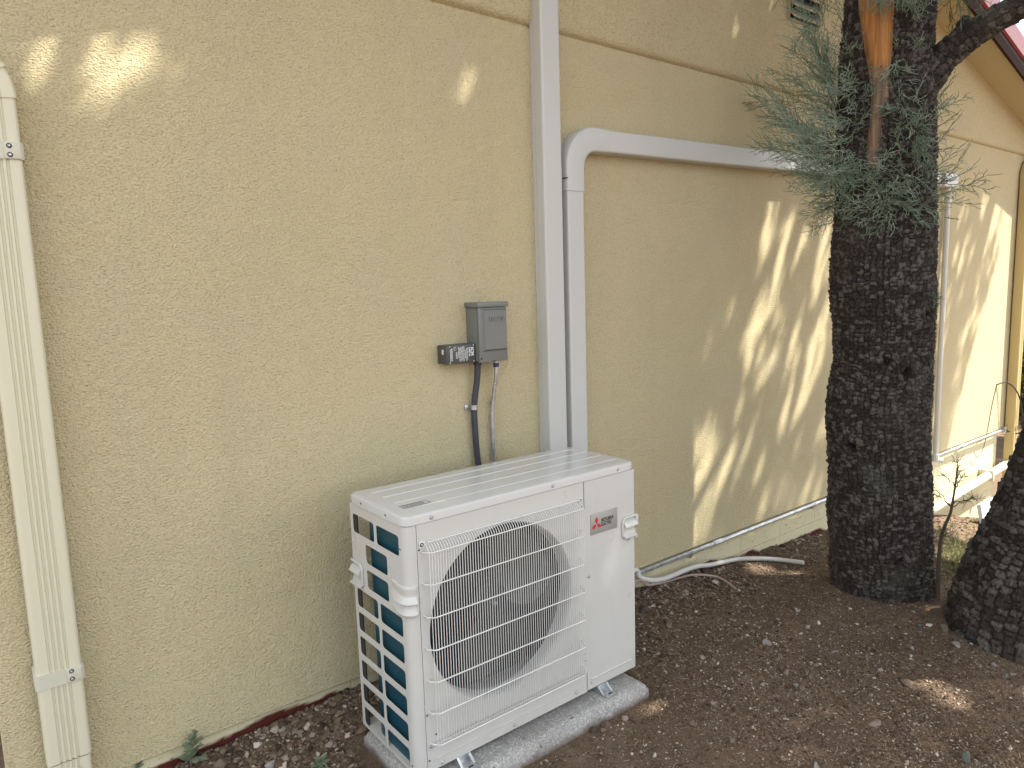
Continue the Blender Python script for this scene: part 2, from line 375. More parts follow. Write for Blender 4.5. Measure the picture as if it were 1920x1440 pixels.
# ------------------------------------------------------------------ the ground
def hw(x): return np.interp(x, [-6, -1, 0, 0.35, 0.96, 1.6, 2.56, 3.3, 4.41, 5.96, 7.38, 9, 20, 60], [0.0, 0.03, 0.045, 0.05, 0.068, 0.05, 0.014, -0.045, -0.123, -0.36, -0.72, -0.9, -1.2, -1.6])
def hf(x): return np.interp(x, [-6, 2.0, 2.6, 3.5, 4.5, 6, 7.4, 9, 20, 60], [0.0, 0.0, -0.02, -0.07, -0.17, -0.4, -0.74, -0.95, -1.3, -1.7])
def gh(x, y, detail=True):
    x = np.asarray(x, float); y = np.asarray(y, float)
    k = np.exp(-np.clip(-y, 0, None) / 0.35); h = hw(x) * k + hf(x) * (1 - k)
    far = np.clip(1.5 - 0.25 * np.hypot(x - 2, y + 1), 0, 1)
    h = h + (fbm(x * 1.6, y * 1.6, 3, 3) - 0.44) * 0.05 * np.clip(-y * 3, 0.1, 1) * far
    # dirt heaped round the trunks, a shallow scrape in front of them
    h = h + 0.045 * np.exp(-((x - 3.45) ** 2 + (y + 0.80) ** 2) / 0.16) + 0.05 * np.exp(-((x - 3.42) ** 2 + (y + 1.3) ** 2) / 0.2)
    h = h - 0.03 * np.exp(-((x - 3.0) ** 2 / 0.10 + (y + 1.0) ** 2 / 0.05))
    pad = np.clip(np.minimum(np.minimum(x - 0.85, 1.95 - x), np.minimum(y + 0.7, -0.18 - y)) / 0.03, 0, 1)
    h = h * (1 - pad) + 0.004 * pad
    if detail:
        h = h + ((fbm(x * 9, y * 9, 11, 4) - 0.46) * 0.030 + (fbm(x * 34, y * 34, 17, 3) - 0.44) * 0.012) * (1 - pad) * far
    return h
def gpoint(px, py):
    r = ray(px, py); z = 0.0
    for _ in range(30):
        P = CAM + r * ((z - CAM[2]) / r[2]); z = 0.5 * z + 0.5 * float(gh(P[0], min(P[1], 0.0)))
    return P
gx = np.concatenate([-np.geomspace(400, 1.2, 22), np.arange(-1.0, 0.2, 0.05), np.arange(0.2, 5.0, 0.0125), np.arange(5.0, 9.0, 0.04), 9 + np.geomspace(0.2, 400, 26)])
gy = np.concatenate([-np.geomspace(400, 3.2, 26), np.arange(-3.0, -1.9, 0.04), np.arange(-1.9, 0.12, 0.0125), 0.12 + np.geomspace(0.1, 400, 22)])
X, Y = np.meshgrid(gx, gy); Z = gh(X, np.minimum(Y, 0.0))
nxg, nyg = len(gx), len(gy)
idx = np.arange(nxg * nyg).reshape(nyg, nxg)
F = np.stack([idx[:-1, :-1], idx[:-1, 1:], idx[1:, 1:], idx[1:, :-1]], -1).reshape(-1, 4)
g = npmesh('ground', np.stack([X, Y, Z], -1).reshape(-1, 3), F, GROUND, None, True); tag(g, kind='structure')

# ------------------------------------------------------------------ the house
WL, WR, APX = -0.02, 7.72, 3.83         # gable wall from corner to corner, apex in between
def soff(x): return 3.318 - 0.269 * (abs(x - APX) - (5.606 - APX))
ZAP = soff(APX); SB = 0.122             # bottom edge of the stucco
house = empty('house', (APX, 0, 0), 'yellow stucco house with a red metal gable roof and painted block foundation', 'house')
mb = MB()
# wall profile with its groove: lower field, rounded lip, upper field 2 cm proud; bottom drip edge
GZ = 2.562
prof = [(0.03, SB), (0.004, SB), (0.0, SB + 0.004)] + [(0.0, z) for z in (0.6, 1.2, 1.8, 2.3)] + [(0.0, GZ - 0.006), (0.010, GZ - 0.002), (0.011, GZ + 0.006)]
for k in range(1, 7):
    a = R_(15 * k); prof.append((-0.018 + 0.030 * (1 - math.sin(a)) * 1.0, GZ + 0.008 + 0.030 * (1 - math.cos(a))))
xs = [WL + 0.03, 0.3] + list(np.linspace(0.6, 7.2, 23)) + [7.45, WR - 0.03]
cols = []
cr = 0.03
left = [(WL + cr - cr * math.sin(R_(a)), cr - cr * math.cos(R_(a))) for a in (90, 70, 50, 30, 12)]
right = [(WR - cr + cr * math.sin(R_(a)), cr - cr * math.cos(R_(a))) for a in (12, 30, 50, 70, 90)]
ring = [(WL, 9.0), (WL, 4.0), (WL, 0.5)] + left + [(x, 0.0) for x in xs] + right + [(WR, 0.5), (WR, 4.0), (WR, 9.0)]
V = []; Fq = []; NP = len(prof) + 1
for (x, yb) in ring:
    inw = 1 if yb < 0.4 else 0
    side = -1 if x < 1 else 1
    for (dy, z) in prof:
        if yb <= 0.031:
            fr = 1 - yb / cr if yb > 0 else 1
            V.append((x, yb + dy * max(fr, 0.0), z))
        else: V.append((x - side * 0.0, yb, z))
    V.append((x, yb + (prof[-1][0] if yb <= 0.0 else 0.0), soff(min(max(x, WL), WR)) + 0.06))
for i in range(len(ring) - 1):
    for k in range(NP - 1): Fq.append((i * NP + k, (i + 1) * NP + k, (i + 1) * NP + k + 1, i * NP + k + 1))
mb.add(V, Fq, True); mb.build('wall', STUCCO, house, True)
# block foundation, red primer showing where the soil has sunk
fx = np.arange(WL + 0.01, 7.46, 0.012); fz = np.concatenate([np.arange(-1.0, -0.2, 0.05), np.arange(-0.2, SB + 0.012, 0.008)])
XX, ZZ = np.meshgrid(fx, fz); gl = hw(XX)
lim = 0.010 + 0.015 * np.interp(XX, [0.3, 0.55, 0.8, 1.0, 2.9, 3.1, 3.35, 3.6, 3.8, 4.4, 4.6, 5.0], [1.2, 1.5, 1.0, -0.5, -2, 0.6, 1.0, -0.5, -1.2, 0.6, 0.6, -2]) + (fbm(XX * 7, ZZ * 9, 31, 4) - 0.45) * 0.065
red = np.clip((lim - (ZZ - gl)) / 0.006, 0, 1) * ((XX < 1.2) | (XX > 2.8)) * (XX < 5)
rag = (fbm(XX * 9, ZZ * 3, 41, 3) - 0.45) * 0.004
VV = np.stack([XX, 0.026 + rag, ZZ], -1).reshape(-1, 3); nf = len(fx); ii = np.arange(len(VV)).reshape(len(fz), nf)
FF = np.stack([ii[:-1, :-1], ii[:-1, 1:], ii[1:, 1:], ii[1:, :-1]], -1).reshape(-1, 4)
fo = npmesh('foundation', VV, FF, BLOCK, house, True, {'red': ('POINT', red.ravel())})
for fx_ in (WL + 0.01, 7.44): MB().box(fx_, fx_ + 0.02, 0.04, 9, -1.2, SB + 0.01).build('foundation_return', BLOCK, house)
# roof: soffit and trims along the rake, standing out 0.27 m, panels behind
OV = 0.27; EX = 0.42
def rake(y0, y1, za, zb, name, mat):
    m_ = MB()
    for sg in (-1, 1):
        xe = APX + sg * ((WR - WL) / 2 + EX); ze = soff(xe)
        P = [(APX, y0, ZAP + za), (xe, y0, ze + za), (xe, y0, ze + zb), (APX, y0, ZAP + zb), (APX, y1, ZAP + za), (xe, y1, ze + za), (xe, y1, ze + zb), (APX, y1, ZAP + zb)]
        m_.add(P, [(0, 1, 2, 3), (4, 7, 6, 5), (0, 4, 5, 1), (3, 2, 6, 7), (1, 5, 6, 2), (0, 3, 7, 4)])
    return m_.build(name, mat, house)
rake(-OV + 0.02, 0.02, 0.0, 0.018, 'soffit', SOFFIT)
rake(-OV, -OV + 0.019, -0.028, 0.045, 'fascia', BROWN)
rake(-OV + 0.012, -OV + 0.030, 0.0455, 0.095, 'fascia_gap', DKBROWN)
rake(-OV - 0.010, -OV + 0.011, 0.096, 0.225, 'roof_trim', REDROOF)
rake(-OV + 0.012, 9.3, 0.165, 0.205, 'roof', REDROOF)
# side eave gutters and side soffits
MB().box(WL - EX - 0.09, WL - EX + 0.01, -OV + 0.05, 9.2, 2.60, 2.72, 0.01).build('gutter', CREAM, house)
for sx_ in (WL - EX, WR + 0.002): MB().box(sx_, sx_ + EX - 0.002, 0.03, 9.2, 2.70, 2.715).build('side_soffit', SOFFIT, house)
# gable vent
vx0, vx1, vz0, vz1 = 3.775, 4.085, 2.955, 3.42
vo = MB().box(vx0, vx1, -0.0215, -0.0190, vz0, vz1).build('gable_vent', DARK, house)
fv = MB(); fv.box(vx0 - 0.008, vx0, -0.030, 0.0, vz0 - 0.008, vz1 + 0.008).box(vx1, vx1 + 0.008, -0.030, 0.0, vz0 - 0.008, vz1 + 0.008).box(vx0, vx1, -0.030, 0.0, vz0 - 0.008, vz0).box(vx0, vx1, -0.030, 0.0, vz1, vz1 + 0.008).build('frame', STUCCO, vo)
sl_ = MB()
for k in range(8):
    z = vz0 + 0.012 + k * 0.058
    sl_.add([(vx0, -0.050, z), (vx1, -0.050, z), (vx1, -0.022, z + 0.030), (vx0, -0.022, z + 0.030), (vx0, -0.050, z - 0.010), (vx1, -0.050, z - 0.010), (vx1, -0.022, z + 0.022), (vx0, -0.022, z + 0.022)],
            [(0, 1, 2, 3), (4, 7, 6, 5), (0, 4, 5, 1), (2, 6, 7, 3), (0, 3, 7, 4), (1, 5, 6, 2)])
sl_.build('slats', VENTM, vo)

# ------------------------------------------------------------------ downspouts
def screw(parent, P, axis='y', r=0.0045, mat=GALV, name='screw', h=0.004):
    m_ = MB(); c = np.array(P, float)
    prof_ = [(0, -h), (r * 0.55, -h), (r * 0.95, -h * 0.55), (r, 0), (r * 1.5, 0.0), (r * 1.5, 0.001)]
    V = []; n = len(prof_); seg = 10; F = []
    for k in range(seg):
        a = 2 * math.pi * k / seg
        for (q, hh) in prof_:
            if axis == 'y': V.append(c + np.array([q * math.cos(a), hh, q * math.sin(a)]))
            elif axis == 'x': V.append(c + np.array([hh, q * math.cos(a), q * math.sin(a)]))
            else: V.append(c + np.array([q * math.cos(a), q * math.sin(a), -hh]))
    for k in range(seg):
        k2 = (k + 1) % seg
        for i in range(n - 1): F.append((k * n + i, k * n + i + 1, k2 * n + i + 1, k2 * n + i))
    return m_.add(V, F, True).build(name, mat, parent)

def spout_section(w_, d_, ribs=4, yb=-0.012, grow=0.0):
    hwid = w_ / 2 + grow; y0 = yb + grow * 0.3; y1 = yb - d_ - grow; r = 0.011
    pts = [(-hwid, y0)]
    for a in (0, 30, 60, 90): pts.append((-hwid + r - r * math.cos(R_(a)), y1 + r - r * math.sin(R_(a))))
    span = w_ * 0.50; pit = span / max(ribs, 1)
    if ribs:
        for k in range(ribs):
            c = -span / 2 + pit * (k + 0.5)
            pts += [(c - pit * 0.34, y1), (c - pit * 0.17, y1 + 0.0045), (c + pit * 0.10, y1 + 0.0045), (c + pit * 0.27, y1)]
    for a in (90, 60, 30, 0): pts.append((hwid - r + r * math.cos(R_(a)), y1 + r - r * math.sin(R_(a))))
    pts.append((hwid, y0))
    return pts
ds = empty('downspout', (0.125, -0.05, 0.05), 'cream ribbed metal downspout on the stucco at the near corner of the house', 'downspout')
sec = spout_section(0.107, 0.076)
MB().sweep([(0.125, 0.262), (0.125, 2.035)], sec, smooth=False).build('pipe', CREAM, ds)
el = [(0.125, 2.030)]
for k in range(1, 8):
    a = R_(9.5 * k); el.append((0.125 - 0.115 * (1 - math.cos(a)), 2.030 + 0.115 * math.sin(a)))
el += [(el[-1][0] - 0.33, el[-1][1] + 0.13)]
secg = spout_section(0.107, 0.076, 4, grow=0.003)
m_ = MB(); m_.sweep(el, secg)
m_.build('elbow', CREAM, ds)
for k in (3, 6):
    m_ = MB(); a0 = R_(9.5 * k - 2.5); a1 = R_(9.5 * k + 2.5)
    pth = [(0.125 - 0.115 * (1 - math.cos(a)), 2.030 + 0.115 * math.sin(a)) for a in (a0, a1)]
    m_.sweep(pth, spout_section(0.107, 0.076, 0, grow=0.007)).build('crimp', CREAM, ds)
MB().sweep([(0.125, 0.03), (0.125, 0.258)], spout_section(0.101, 0.072, 4, yb=-0.014)).build('outlet', CREAM, ds)
for z in (1.905, 0.507):
    st = MB().sweep([(0.125, z - 0.021), (0.125, z + 0.021)], spout_section(0.107, 0.076, 0, yb=-0.010, grow=0.0050)).build('strap', STRAPM, ds)
    MB().box(0.140, 0.1755, -0.0945, -0.0905, z - 0.020, z + 0.020, 0.001).build('strap_end', STRAPM, st)
    for dz in (-0.011, 0.011): screw(st, (0.152, -0.0945, z + dz), r=0.0042)
screw(ds, (0.146, -0.0862, 0.225), r=0.004)
ds2 = empty('downspout', (7.585, -0.06, -0.75), 'tan ribbed downspout at the far sunlit corner of the house', 'downspout')
MB().sweep([(7.575, -0.74), (7.575, 2.34)], spout_section(0.10, 0.075, 3)).build('pipe', TAN, ds2)
MB().sweep([(7.575, 2.33), (7.58, 2.40), (7.62, 2.46), (7.95, 2.66)], spout_section(0.10, 0.075, 0, grow=0.003)).build('elbow', TAN, ds2)
MB().sweep([(7.575, 0.10), (7.575, 0.14)], spout_section(0.10, 0.075, 0, yb=-0.008, grow=0.004)).build('strap', TAN, ds2)

# ------------------------------------------------------------------ line covers
def cov_section(w_, d_, r=0.009, grow=0.0):
    h = w_ / 2 + grow; y1 = -d_ - grow; p = [(-h, -0.001), (-h, -0.020), (-h + 0.0022, -0.0205), (-h + 0.0022, -0.0235), (-h, -0.024)]
    for a in (0, 30, 60, 90): p.append((-h + r - r * math.cos(R_(a)), y1 + r - r * math.sin(R_(a))))
    for a in (90, 60, 30, 0): p.append((h - r + r * math.cos(R_(a)), y1 + r - r * math.sin(R_(a))))
    p += [(h, -0.024), (h - 0.0022, -0.0235), (h - 0.0022, -0.0205), (h, -0.020), (h, -0.001)]
    return p
COVH = m_cover('line cover plastic lengthwise', (0.53, 0.533, 0.515))
lc = empty('line_cover', (1.983, 0, 0.15), 'straight white plastic line cover running up the wall past the groove', 'line cover')
MB().sweep([(1.983, 0.15), (1.983, 3.25)], cov_section(0.100, 0.070)).build('channel', COVER, lc)
lb = empty('line_cover', (2.110, 0, 0.15), 'bent white plastic line cover turning along the wall behind the big tree', 'line cover')
MB().sweep([(2.110, 0.15), (2.110, 1.950)], cov_section(0.094, 0.068)).build('channel', COVER, lb)
cx, cz, rad = 2.232, 2.024, 0.122
def hz(x): return 2.146 + 0.022 * (x - 2.26)
arc = [(2.110, 1.925), (2.110, 1.975)]
for k in range(0, 13):
    a = R_(180 - 88.7 * k / 12); arc.append((cx + rad * math.cos(a), cz + rad * math.sin(a)))
arc += [(2.305, hz(2.305))]
MB().sweep(arc, cov_section(0.097, 0.070, grow=0.0015), smooth=True).build('elbow', COVER, lb)
MB().box(2.0560, 2.0660, -0.0700, -0.045, 1.9735, 1.9775).build('elbow_notch', DARK, lb)
MB().sweep([(2.29, hz(2.29)), (5.80, hz(5.80))], cov_section(0.094, 0.067)).build('channel', COVH, lb)
MB().sweep([(5.76, hz(5.76)), (5.99, hz(5.99))], cov_section(0.100, 0.085)).build('end_cap', COVER, lb)

# ------------------------------------------------------------------ disconnect box and its neighbours
bx = empty('disconnect_box', (1.64, 0, 1.25), 'grey metal disconnect box with an embossed door hung on the stucco', 'electrical box')
MB().box(1.571, 1.709, -0.070, 0.0, 1.252, 1.458, 0.003).build('housing', GREYBOX, bx)
MB().box(1.565, 1.715, -0.090, 0.0, 1.4585, 1.478, 0.003).build('hood', GREYBOX, bx)
dr = MB().box(1.573, 1.7095, -0.083, -0.0712, 1.246, 1.4575, 0.003).build('door', GREYBOX, bx)
rp_ = MB()
def frustum(m, x0, x1, z0, z1, ins, ya, yb):
    m.add([(x0, ya, z0), (x1, ya, z0), (x1, ya, z1), (x0, ya, z1), (x0 + ins, yb, z0 + ins), (x1 - ins, yb, z0 + ins), (x1 - ins, yb, z1 - ins), (x0 + ins, yb, z1 - ins)],
          [(4, 5, 6, 7), (0, 1, 5, 4), (1, 2, 6, 5), (2, 3, 7, 6), (3, 0, 4, 7)])
frustum(rp_, 1.585, 1.707, 1.288, 1.452, 0.004, -0.0832, -0.088); frustum(rp_, 1.592, 1.703, 1.292, 1.449, 0.004, -0.0882, -0.0945)
rp_.build('raised_panel', GREYBOX, dr)
tm = text_mesh('mars', 0.040, 0.0032, 0.0010, 'CENTER', 0.92, 0.12); me_ = MB().addmesh(tm, Matrix.Translation((1.650, 0, 1.405)) @ facing(-0.0948)).build('embossed_lettering', GREYBOX, dr)
screw(dr, (1.581, -0.0832, 1.262), r=0.003, mat=DARK)
MB().box(1.632, 1.650, -0.0845, -0.0832, 1.2475, 1.2500).build('latch_slot', DARK, dr)
ic = empty('surge_protector', (1.50, -0.03, 1.25), 'small dark grey control box with white print beside the disconnect box', 'control box')
MB().box(1.432, 1.5655, -0.065, -0.004, 1.250, 1.322, 0.004).build('housing', DKGREY, ic)
MB().box(1.4312, 1.4322, -0.048, -0.036, 1.288, 1.306).build('indicator', INK, ic)
MB().box(1.466, 1.477, -0.0664, -0.0648, 1.301, 1.315).build('socket', simple('beige socket', (0.32, 0.29, 0.20), 0.5), ic)
MB().box(1.470, 1.4745, -0.0672, -0.0655, 1.304, 1.310).build('socket_hole', DARK, ic)
def vtext(txt, size, x, z, bold=0.0004):   # print that reads downward on the face
    me = text_mesh(txt, size, 0.0002, bold); return MB().addmesh(me, Matrix.Translation((x, 0, z)) @ facing(-0.0652) @ Matrix.Rotation(R_(-90), 4, 'Z'))
vtext('ICM', 0.019, 1.5445, 1.309, 0.0006).build('lettering', INK, ic)
vtext('ICM517A', 0.0085, 1.5355, 1.308).build('lettering', INK, ic)
pr = MB()
for (x, z0, z1) in ((1.528, 1.262, 1.309), (1.523, 1.258, 1.306), (1.518, 1.266, 1.300), (1.512, 1.258, 1.314), (1.507, 1.258, 1.314), (1.502, 1.262, 1.312), (1.497, 1.256, 1.312), (1.492, 1.258, 1.310), (1.487, 1.270, 1.312), (1.480, 1.268, 1.295), (1.476, 1.270, 1.293), (1.458, 1.262, 1.310), (1.454, 1.264, 1.308), (1.450, 1.258, 1.306)):
    z = z1
    while z > z0:
        l = random.uniform(0.003, 0.010); pr.box(x, x + 0.0022, -0.0653, -0.0648, max(z - l, z0), z); z -= l + 0.0018
pr.build('fine_print', INK, ic)
for (x, z) in ((1.449, 1.316), (1.449, 1.256), (1.5575, 1.316), (1.5575, 1.256)): screw(ic, (x, -0.065, z), r=0.0028, h=0.002)
# conduits down to the unit
def bez(pts, n=24):
    P = [np.array(p, float) for p in pts]; out = []
    for i in range(len(P) - 1):
        p0 = P[max(i - 1, 0)]; p1 = P[i]; p2 = P[i + 1]; p3 = P[min(i + 2, len(P) - 1)]
        for k in range(n):
            t = k / n; out.append(0.5 * (2 * p1 + (p2 - p0) * t + (2 * p0 - 5 * p1 + 4 * p2 - p3) * t * t + (3 * p1 - p0 - 3 * p2 + p3) * t ** 3))
    out.append(P[-1]); return out
c1 = empty('flexible_conduit', (1.58, -0.03, 0.3), 'black jacketed flexible conduit dropping from the disconnect box to the unit', 'conduit')
MB().tube(bez([(1.592, -0.040, 1.235), (1.590, -0.036, 1.18), (1.579, -0.024, 1.07), (1.580, -0.024, 0.95), (1.588, -0.024, 0.84), (1.594, -0.05, 0.70), (1.60, -0.12, 0.58), (1.60, -0.23, 0.52)], 8), 0.0125, 12).build('jacket', FLEX, c1)
MB().tube([(1.592, -0.040, 1.2515), (1.592, -0.040, 1.236)], 0.0165, 12).build('fitting', DARK, c1)
cl = MB().tube([(1.579, -0.024, 1.058), (1.579, -0.024, 1.076)], 0.0150, 14).box(1.545, 1.568, -0.010, -0.002, 1.057, 1.077, 0.002).build('clamp', GALV, c1); screw(cl, (1.556, -0.0105, 1.067), r=0.004)
c2 = empty('metal_conduit', (1.665, -0.02, 0.3), 'thin bare metal conduit with a blue connector under the disconnect box', 'conduit')
MB().tube(bez([(1.677, -0.045, 1.235), (1.677, -0.042, 1.18), (1.672, -0.026, 1.09), (1.669, -0.018, 1.02), (1.670, -0.016, 0.90), (1.671, -0.016, 0.82), (1.672, -0.05, 0.68), (1.672, -0.23, 0.60)], 8), 0.0078, 10).build('pipe', GALV, c2)
MB().tube([(1.677, -0.045, 1.2455), (1.677, -0.045, 1.236)], 0.0085, 10).build('fitting', GALV, c2)
MB().tube([(1.677, -0.045, 1.236), (1.677, -0.045, 1.220)], 0.0130, 6, smooth=False).build('connector', BLUEM, c2)
cl = MB().tube([(1.671, -0.0235, 1.066), (1.6715, -0.0245, 1.078)], 0.0100, 12).box(1.674, 1.690, -0.008, -0.002, 1.064, 1.080, 0.001).build('clamp', GALV, c2)

# ------------------------------------------------------------------ the heat pump
UX0, UX1, YF, YB, ZB, ZL, ZT = 0.940, 1.893, -0.576, -0.221, 0.089, 0.8625, 0.890
u = empty('heat_pump_unit', (1.417, -0.4, 0.06), 'white outdoor heat pump unit with a wire fan guard standing by the wall', 'heat pump')
# lid: skirt, rolled edge and pressed ribs
def rr_ring(x0, x1, y0, y1, r, z, n=5): return [(p[0], p[1], z) for p in rrect(x0, x1, y0, y1, r, n)]
lid = MB(); rings = []
for (ins, z, r) in ((-0.003, ZL, 0.030), (-0.003, ZT - 0.008, 0.030), (-0.0018, ZT - 0.003, 0.029), (0.002, ZT - 0.0005, 0.026), (0.006, ZT, 0.022)):
    rings.append(rr_ring(UX0 + ins, UX1 - ins, YF + ins, YB - ins, max(r, 0.008), z))
n_ = len(rings[0]); V = [p for rg in rings for p in rg]; Fq = []
for i in range(len(rings) - 1):
    for k in range(n_): Fq.append((i * n_ + k, i * n_ + (k + 1) % n_, (i + 1) * n_ + (k + 1) % n_, (i + 1) * n_ + k))
Fq.append(tuple(range((len(rings) - 1) * n_, len(rings) * n_)))
lid.add(V, Fq, True)
lido = lid.build('lid', LIDM, u)
for y in (-0.275, -0.345, -0.425, -0.505):
    rb = MB(); sct = [(-0.004, -0.0005), (-0.002, 0.0016), (0.002, 0.0016), (0.004, -0.0005)]
    x0 = UX0 + 0.055 + (0.05 if y < -0.5 else 0); Vr = [(x, y + a, ZT + b) for x in (x0, UX1 - 0.02) for (a, b) in sct]
    rb.add(Vr, [(k, k + 1, k + 5, k + 4) for k in range(3)] + [(0, 1, 2, 3), (4, 5, 6, 7)], False).build('rib', LIDM, lido)
sk = MB().box(0.985, 1.078, -0.497, -0.468, ZT + 0.0004, ZT + 0.0010).build('sticker', STICKER, lido)
pr = MB().box(0.985, 1.078, -0.4975, -0.496, ZT + 0.0009, ZT + 0.0013).box(0.985, 1.078, -0.469, -0.4675, ZT + 0.0009, ZT + 0.0013).box(0.985, 0.9862, -0.497, -0.468, ZT + 0.0009, ZT + 0.0013).box(1.0768, 1.078, -0.497, -0.468, ZT + 0.0009, ZT + 0.0013)
for k in range(5):
    y = -0.492 + k * 0.005; x = 0.990
    while x < 1.06:
        l = random.uniform(0.003, 0.010); pr.box(x, x + l, y, y + 0.0018, ZT + 0.0009, ZT + 0.0012); x += l + 0.002
pr.build('fine_print', BLKINK, sk)
# left side panel with its two columns of openings, wrapped round the front corner
SP0, SP1 = 0.552, 0.221      # panel y from -0.552 (corner starts) to the back
holes = []
def hole(ya, yb, i): 
    zt = 0.827 - 0.0832 * i; holes.append(rrect(ya, yb, zt - 0.061, zt, 0.010, 3))
hole(0.238, 0.382, 0); hole(0.398, 0.537, 0); hole(0.318, 0.459, 1); hole(0.318, 0.459, 2)
for i in range(3, 9): hole(0.238, 0.382, i); hole(0.398, 0.537, i)
side = MB()
me = curve_mesh([[(SP1, ZB), (SP0, ZB), (SP0, ZL - 0.002), (SP1, ZL - 0.002)]] + holes, 0.0022, 0.0009)
side.addmesh(me, sidefacing(UX0 + 0.0011))
cn = []
for k in range(9):
    a = R_(90 * k / 8); cn.append((UX0 + 0.024 - 0.024 * math.cos(a), -0.552 - 0.024 * math.sin(a)))
cn.append((0.9768, YF))
V = []; Fq = []
for (x, y) in cn: V += [(x, y, ZB), (x, y, ZL - 0.002)]
for k in range(len(cn) - 1): Fq.append((2 * k, 2 * k + 2, 2 * k + 3, 2 * k + 1))
side.add(V, Fq, True)
side.add([(UX0, -SP1, ZB), (UX0, -SP1, ZL - 0.002), (UX0 + 0.016, -SP1 + 0.0, ZB), (UX0 + 0.016, -SP1, ZL - 0.002)], [(0, 2, 3, 1)])
so_ = side.build('side_panel', WHITE, u)
MB().box(UX0 + 0.003, UX0 + 0.018, -0.238, -0.2225, ZB, ZL - 0.003).box(UX0 + 0.003, UX0 + 0.006, -0.262, -0.2385, ZB, ZL - 0.003).build('rear_post', INSIDE, u)
for (y, z) in ((-0.31, 0.875), (-0.47, 0.875), (-0.5445, 0.79), (-0.55, 0.115)): screw(so_, (UX0 - 0.0035 if z > 0.86 else UX0 - 0.0003, y, z), 'x', 0.0024, DARK, 'screw_hole', 0.0008)
screw(so_, (UX0 - 0.0005, -0.425, 0.094), 'x', 0.004)
# front panel with the round opening, bell mouth, fan
fcx, fcz, fr = 1.292, 0.508, 0.285
circ = [(fcx + fr * math.cos(2 * math.pi * k / 72), fcz + fr * math.sin(2 * math.pi * k / 72)) for k in range(72)]
fp = MB(); me = curve_mesh([[(0.9785, ZB), (1.6395, ZB), (1.6395, ZL - 0.002), (0.9785, ZL - 0.002)], circ], 0.002, 0.0007)
fp.addmesh(me, facing(YF + 0.001))
fpo = fp.build('front_panel', WHITE, u)
MB().lathe([(0.2855, YF + 0.0003), (0.2835, YF + 0.003), (0.281, YF + 0.007), (0.2785, YF + 0.014), (0.2775, YF + 0.026), (0.2775, YF + 0.054)], (fcx, 0, fcz), seg=80).build('bell_mouth', WHITE, fpo)
MB().box(1.00, 1.18, YF - 0.0025, YF + 0.0005, 0.120, 0.1245, 0.001).box(1.20, 1.60, YF - 0.0025, YF + 0.0005, 0.120, 0.1245, 0.001).build('pressed_rib', WHITE, fpo)
fan = empty('fan', (fcx, -0.46, fcz)); fan.parent = u; fan.matrix_parent_inverse = Matrix.Translation(u.location).inverted()
def addfan(name, mbx, mat): return mbx.build(name, mat, fan)
addfan('hub', MB().lathe([(0.0, -0.505), (0.018, -0.505), (0.022, -0.500), (0.058, -0.498), (0.066, -0.490), (0.068, -0.43), (0.0, -0.43)], (fcx, 0, fcz), seg=40), FANM)
addfan('nut', MB().lathe([(0.0, -0.518), (0.006, -0.518), (0.008, -0.514), (0.008, -0.505)], (fcx, 0, fcz), seg=8), GALV)
for b in range(3):
    V = []; Fq = []; nr, na = 10, 12
    for i in range(nr):
        r = 0.062 + (0.262 - 0.062) * i / (nr - 1); sp = R_(78 + 22 * math.sin(math.pi * i / (nr - 1)))
        for j in range(na):
            tt = j / (na - 1); a = R_(120 * b + 25) + sp * (tt - 0.5) + 0.35 * (i / (nr - 1)) ** 2
            V.append((fcx + r * math.cos(a), -0.465 + 0.075 * (tt - 0.5) * (0.6 + 0.4 * i / nr) + 0.012 * math.sin(math.pi * tt), fcz + r * math.sin(a)))
    for i in range(nr - 1):
        for j in range(na - 1): Fq.append((i * na + j, i * na + j + 1, (i + 1) * na + j + 1, (i + 1) * na + j))
    addfan('blade', MB().add(V, Fq, True), FANM)
# service panel and the back
sv = MB(); me = curve_mesh([[(1.6425, ZB + 0.004), (UX1, ZB + 0.004), (UX1, ZL - 0.002), (1.6425, ZL - 0.002)]], 0.002, 0.0007); sv.addmesh(me, facing(YF + 0.001))
sv.box(UX1 - 0.002, UX1, YB, YF + 0.002, ZB + 0.004, ZL - 0.002)
svo = sv.build('service_panel', WHITE, u)
MB().tube([(1.660, YF - 0.0005, 0.131), (1.870, YF - 0.0005, 0.131)], 0.0038, 8).build('pressed_rib', WHITE, svo)
MB().box(1.62, 1.64, YF + 0.004, YB, ZB, ZL - 0.004).box(1.64, UX1 - 0.003, YB - 0.006, YB, ZB, ZL - 0.004).box(UX0 + 0.02, 1.62, YF + 0.1, YF + 0.104, ZL - 0.02, ZL - 0.004).build('inner_wall', INSIDE, u)
MB().box(UX0 + 0.003, UX1 - 0.003, YF + 0.004, YB, ZB + 0.001, ZB + 0.012).build('base_pan', WHITE, u)
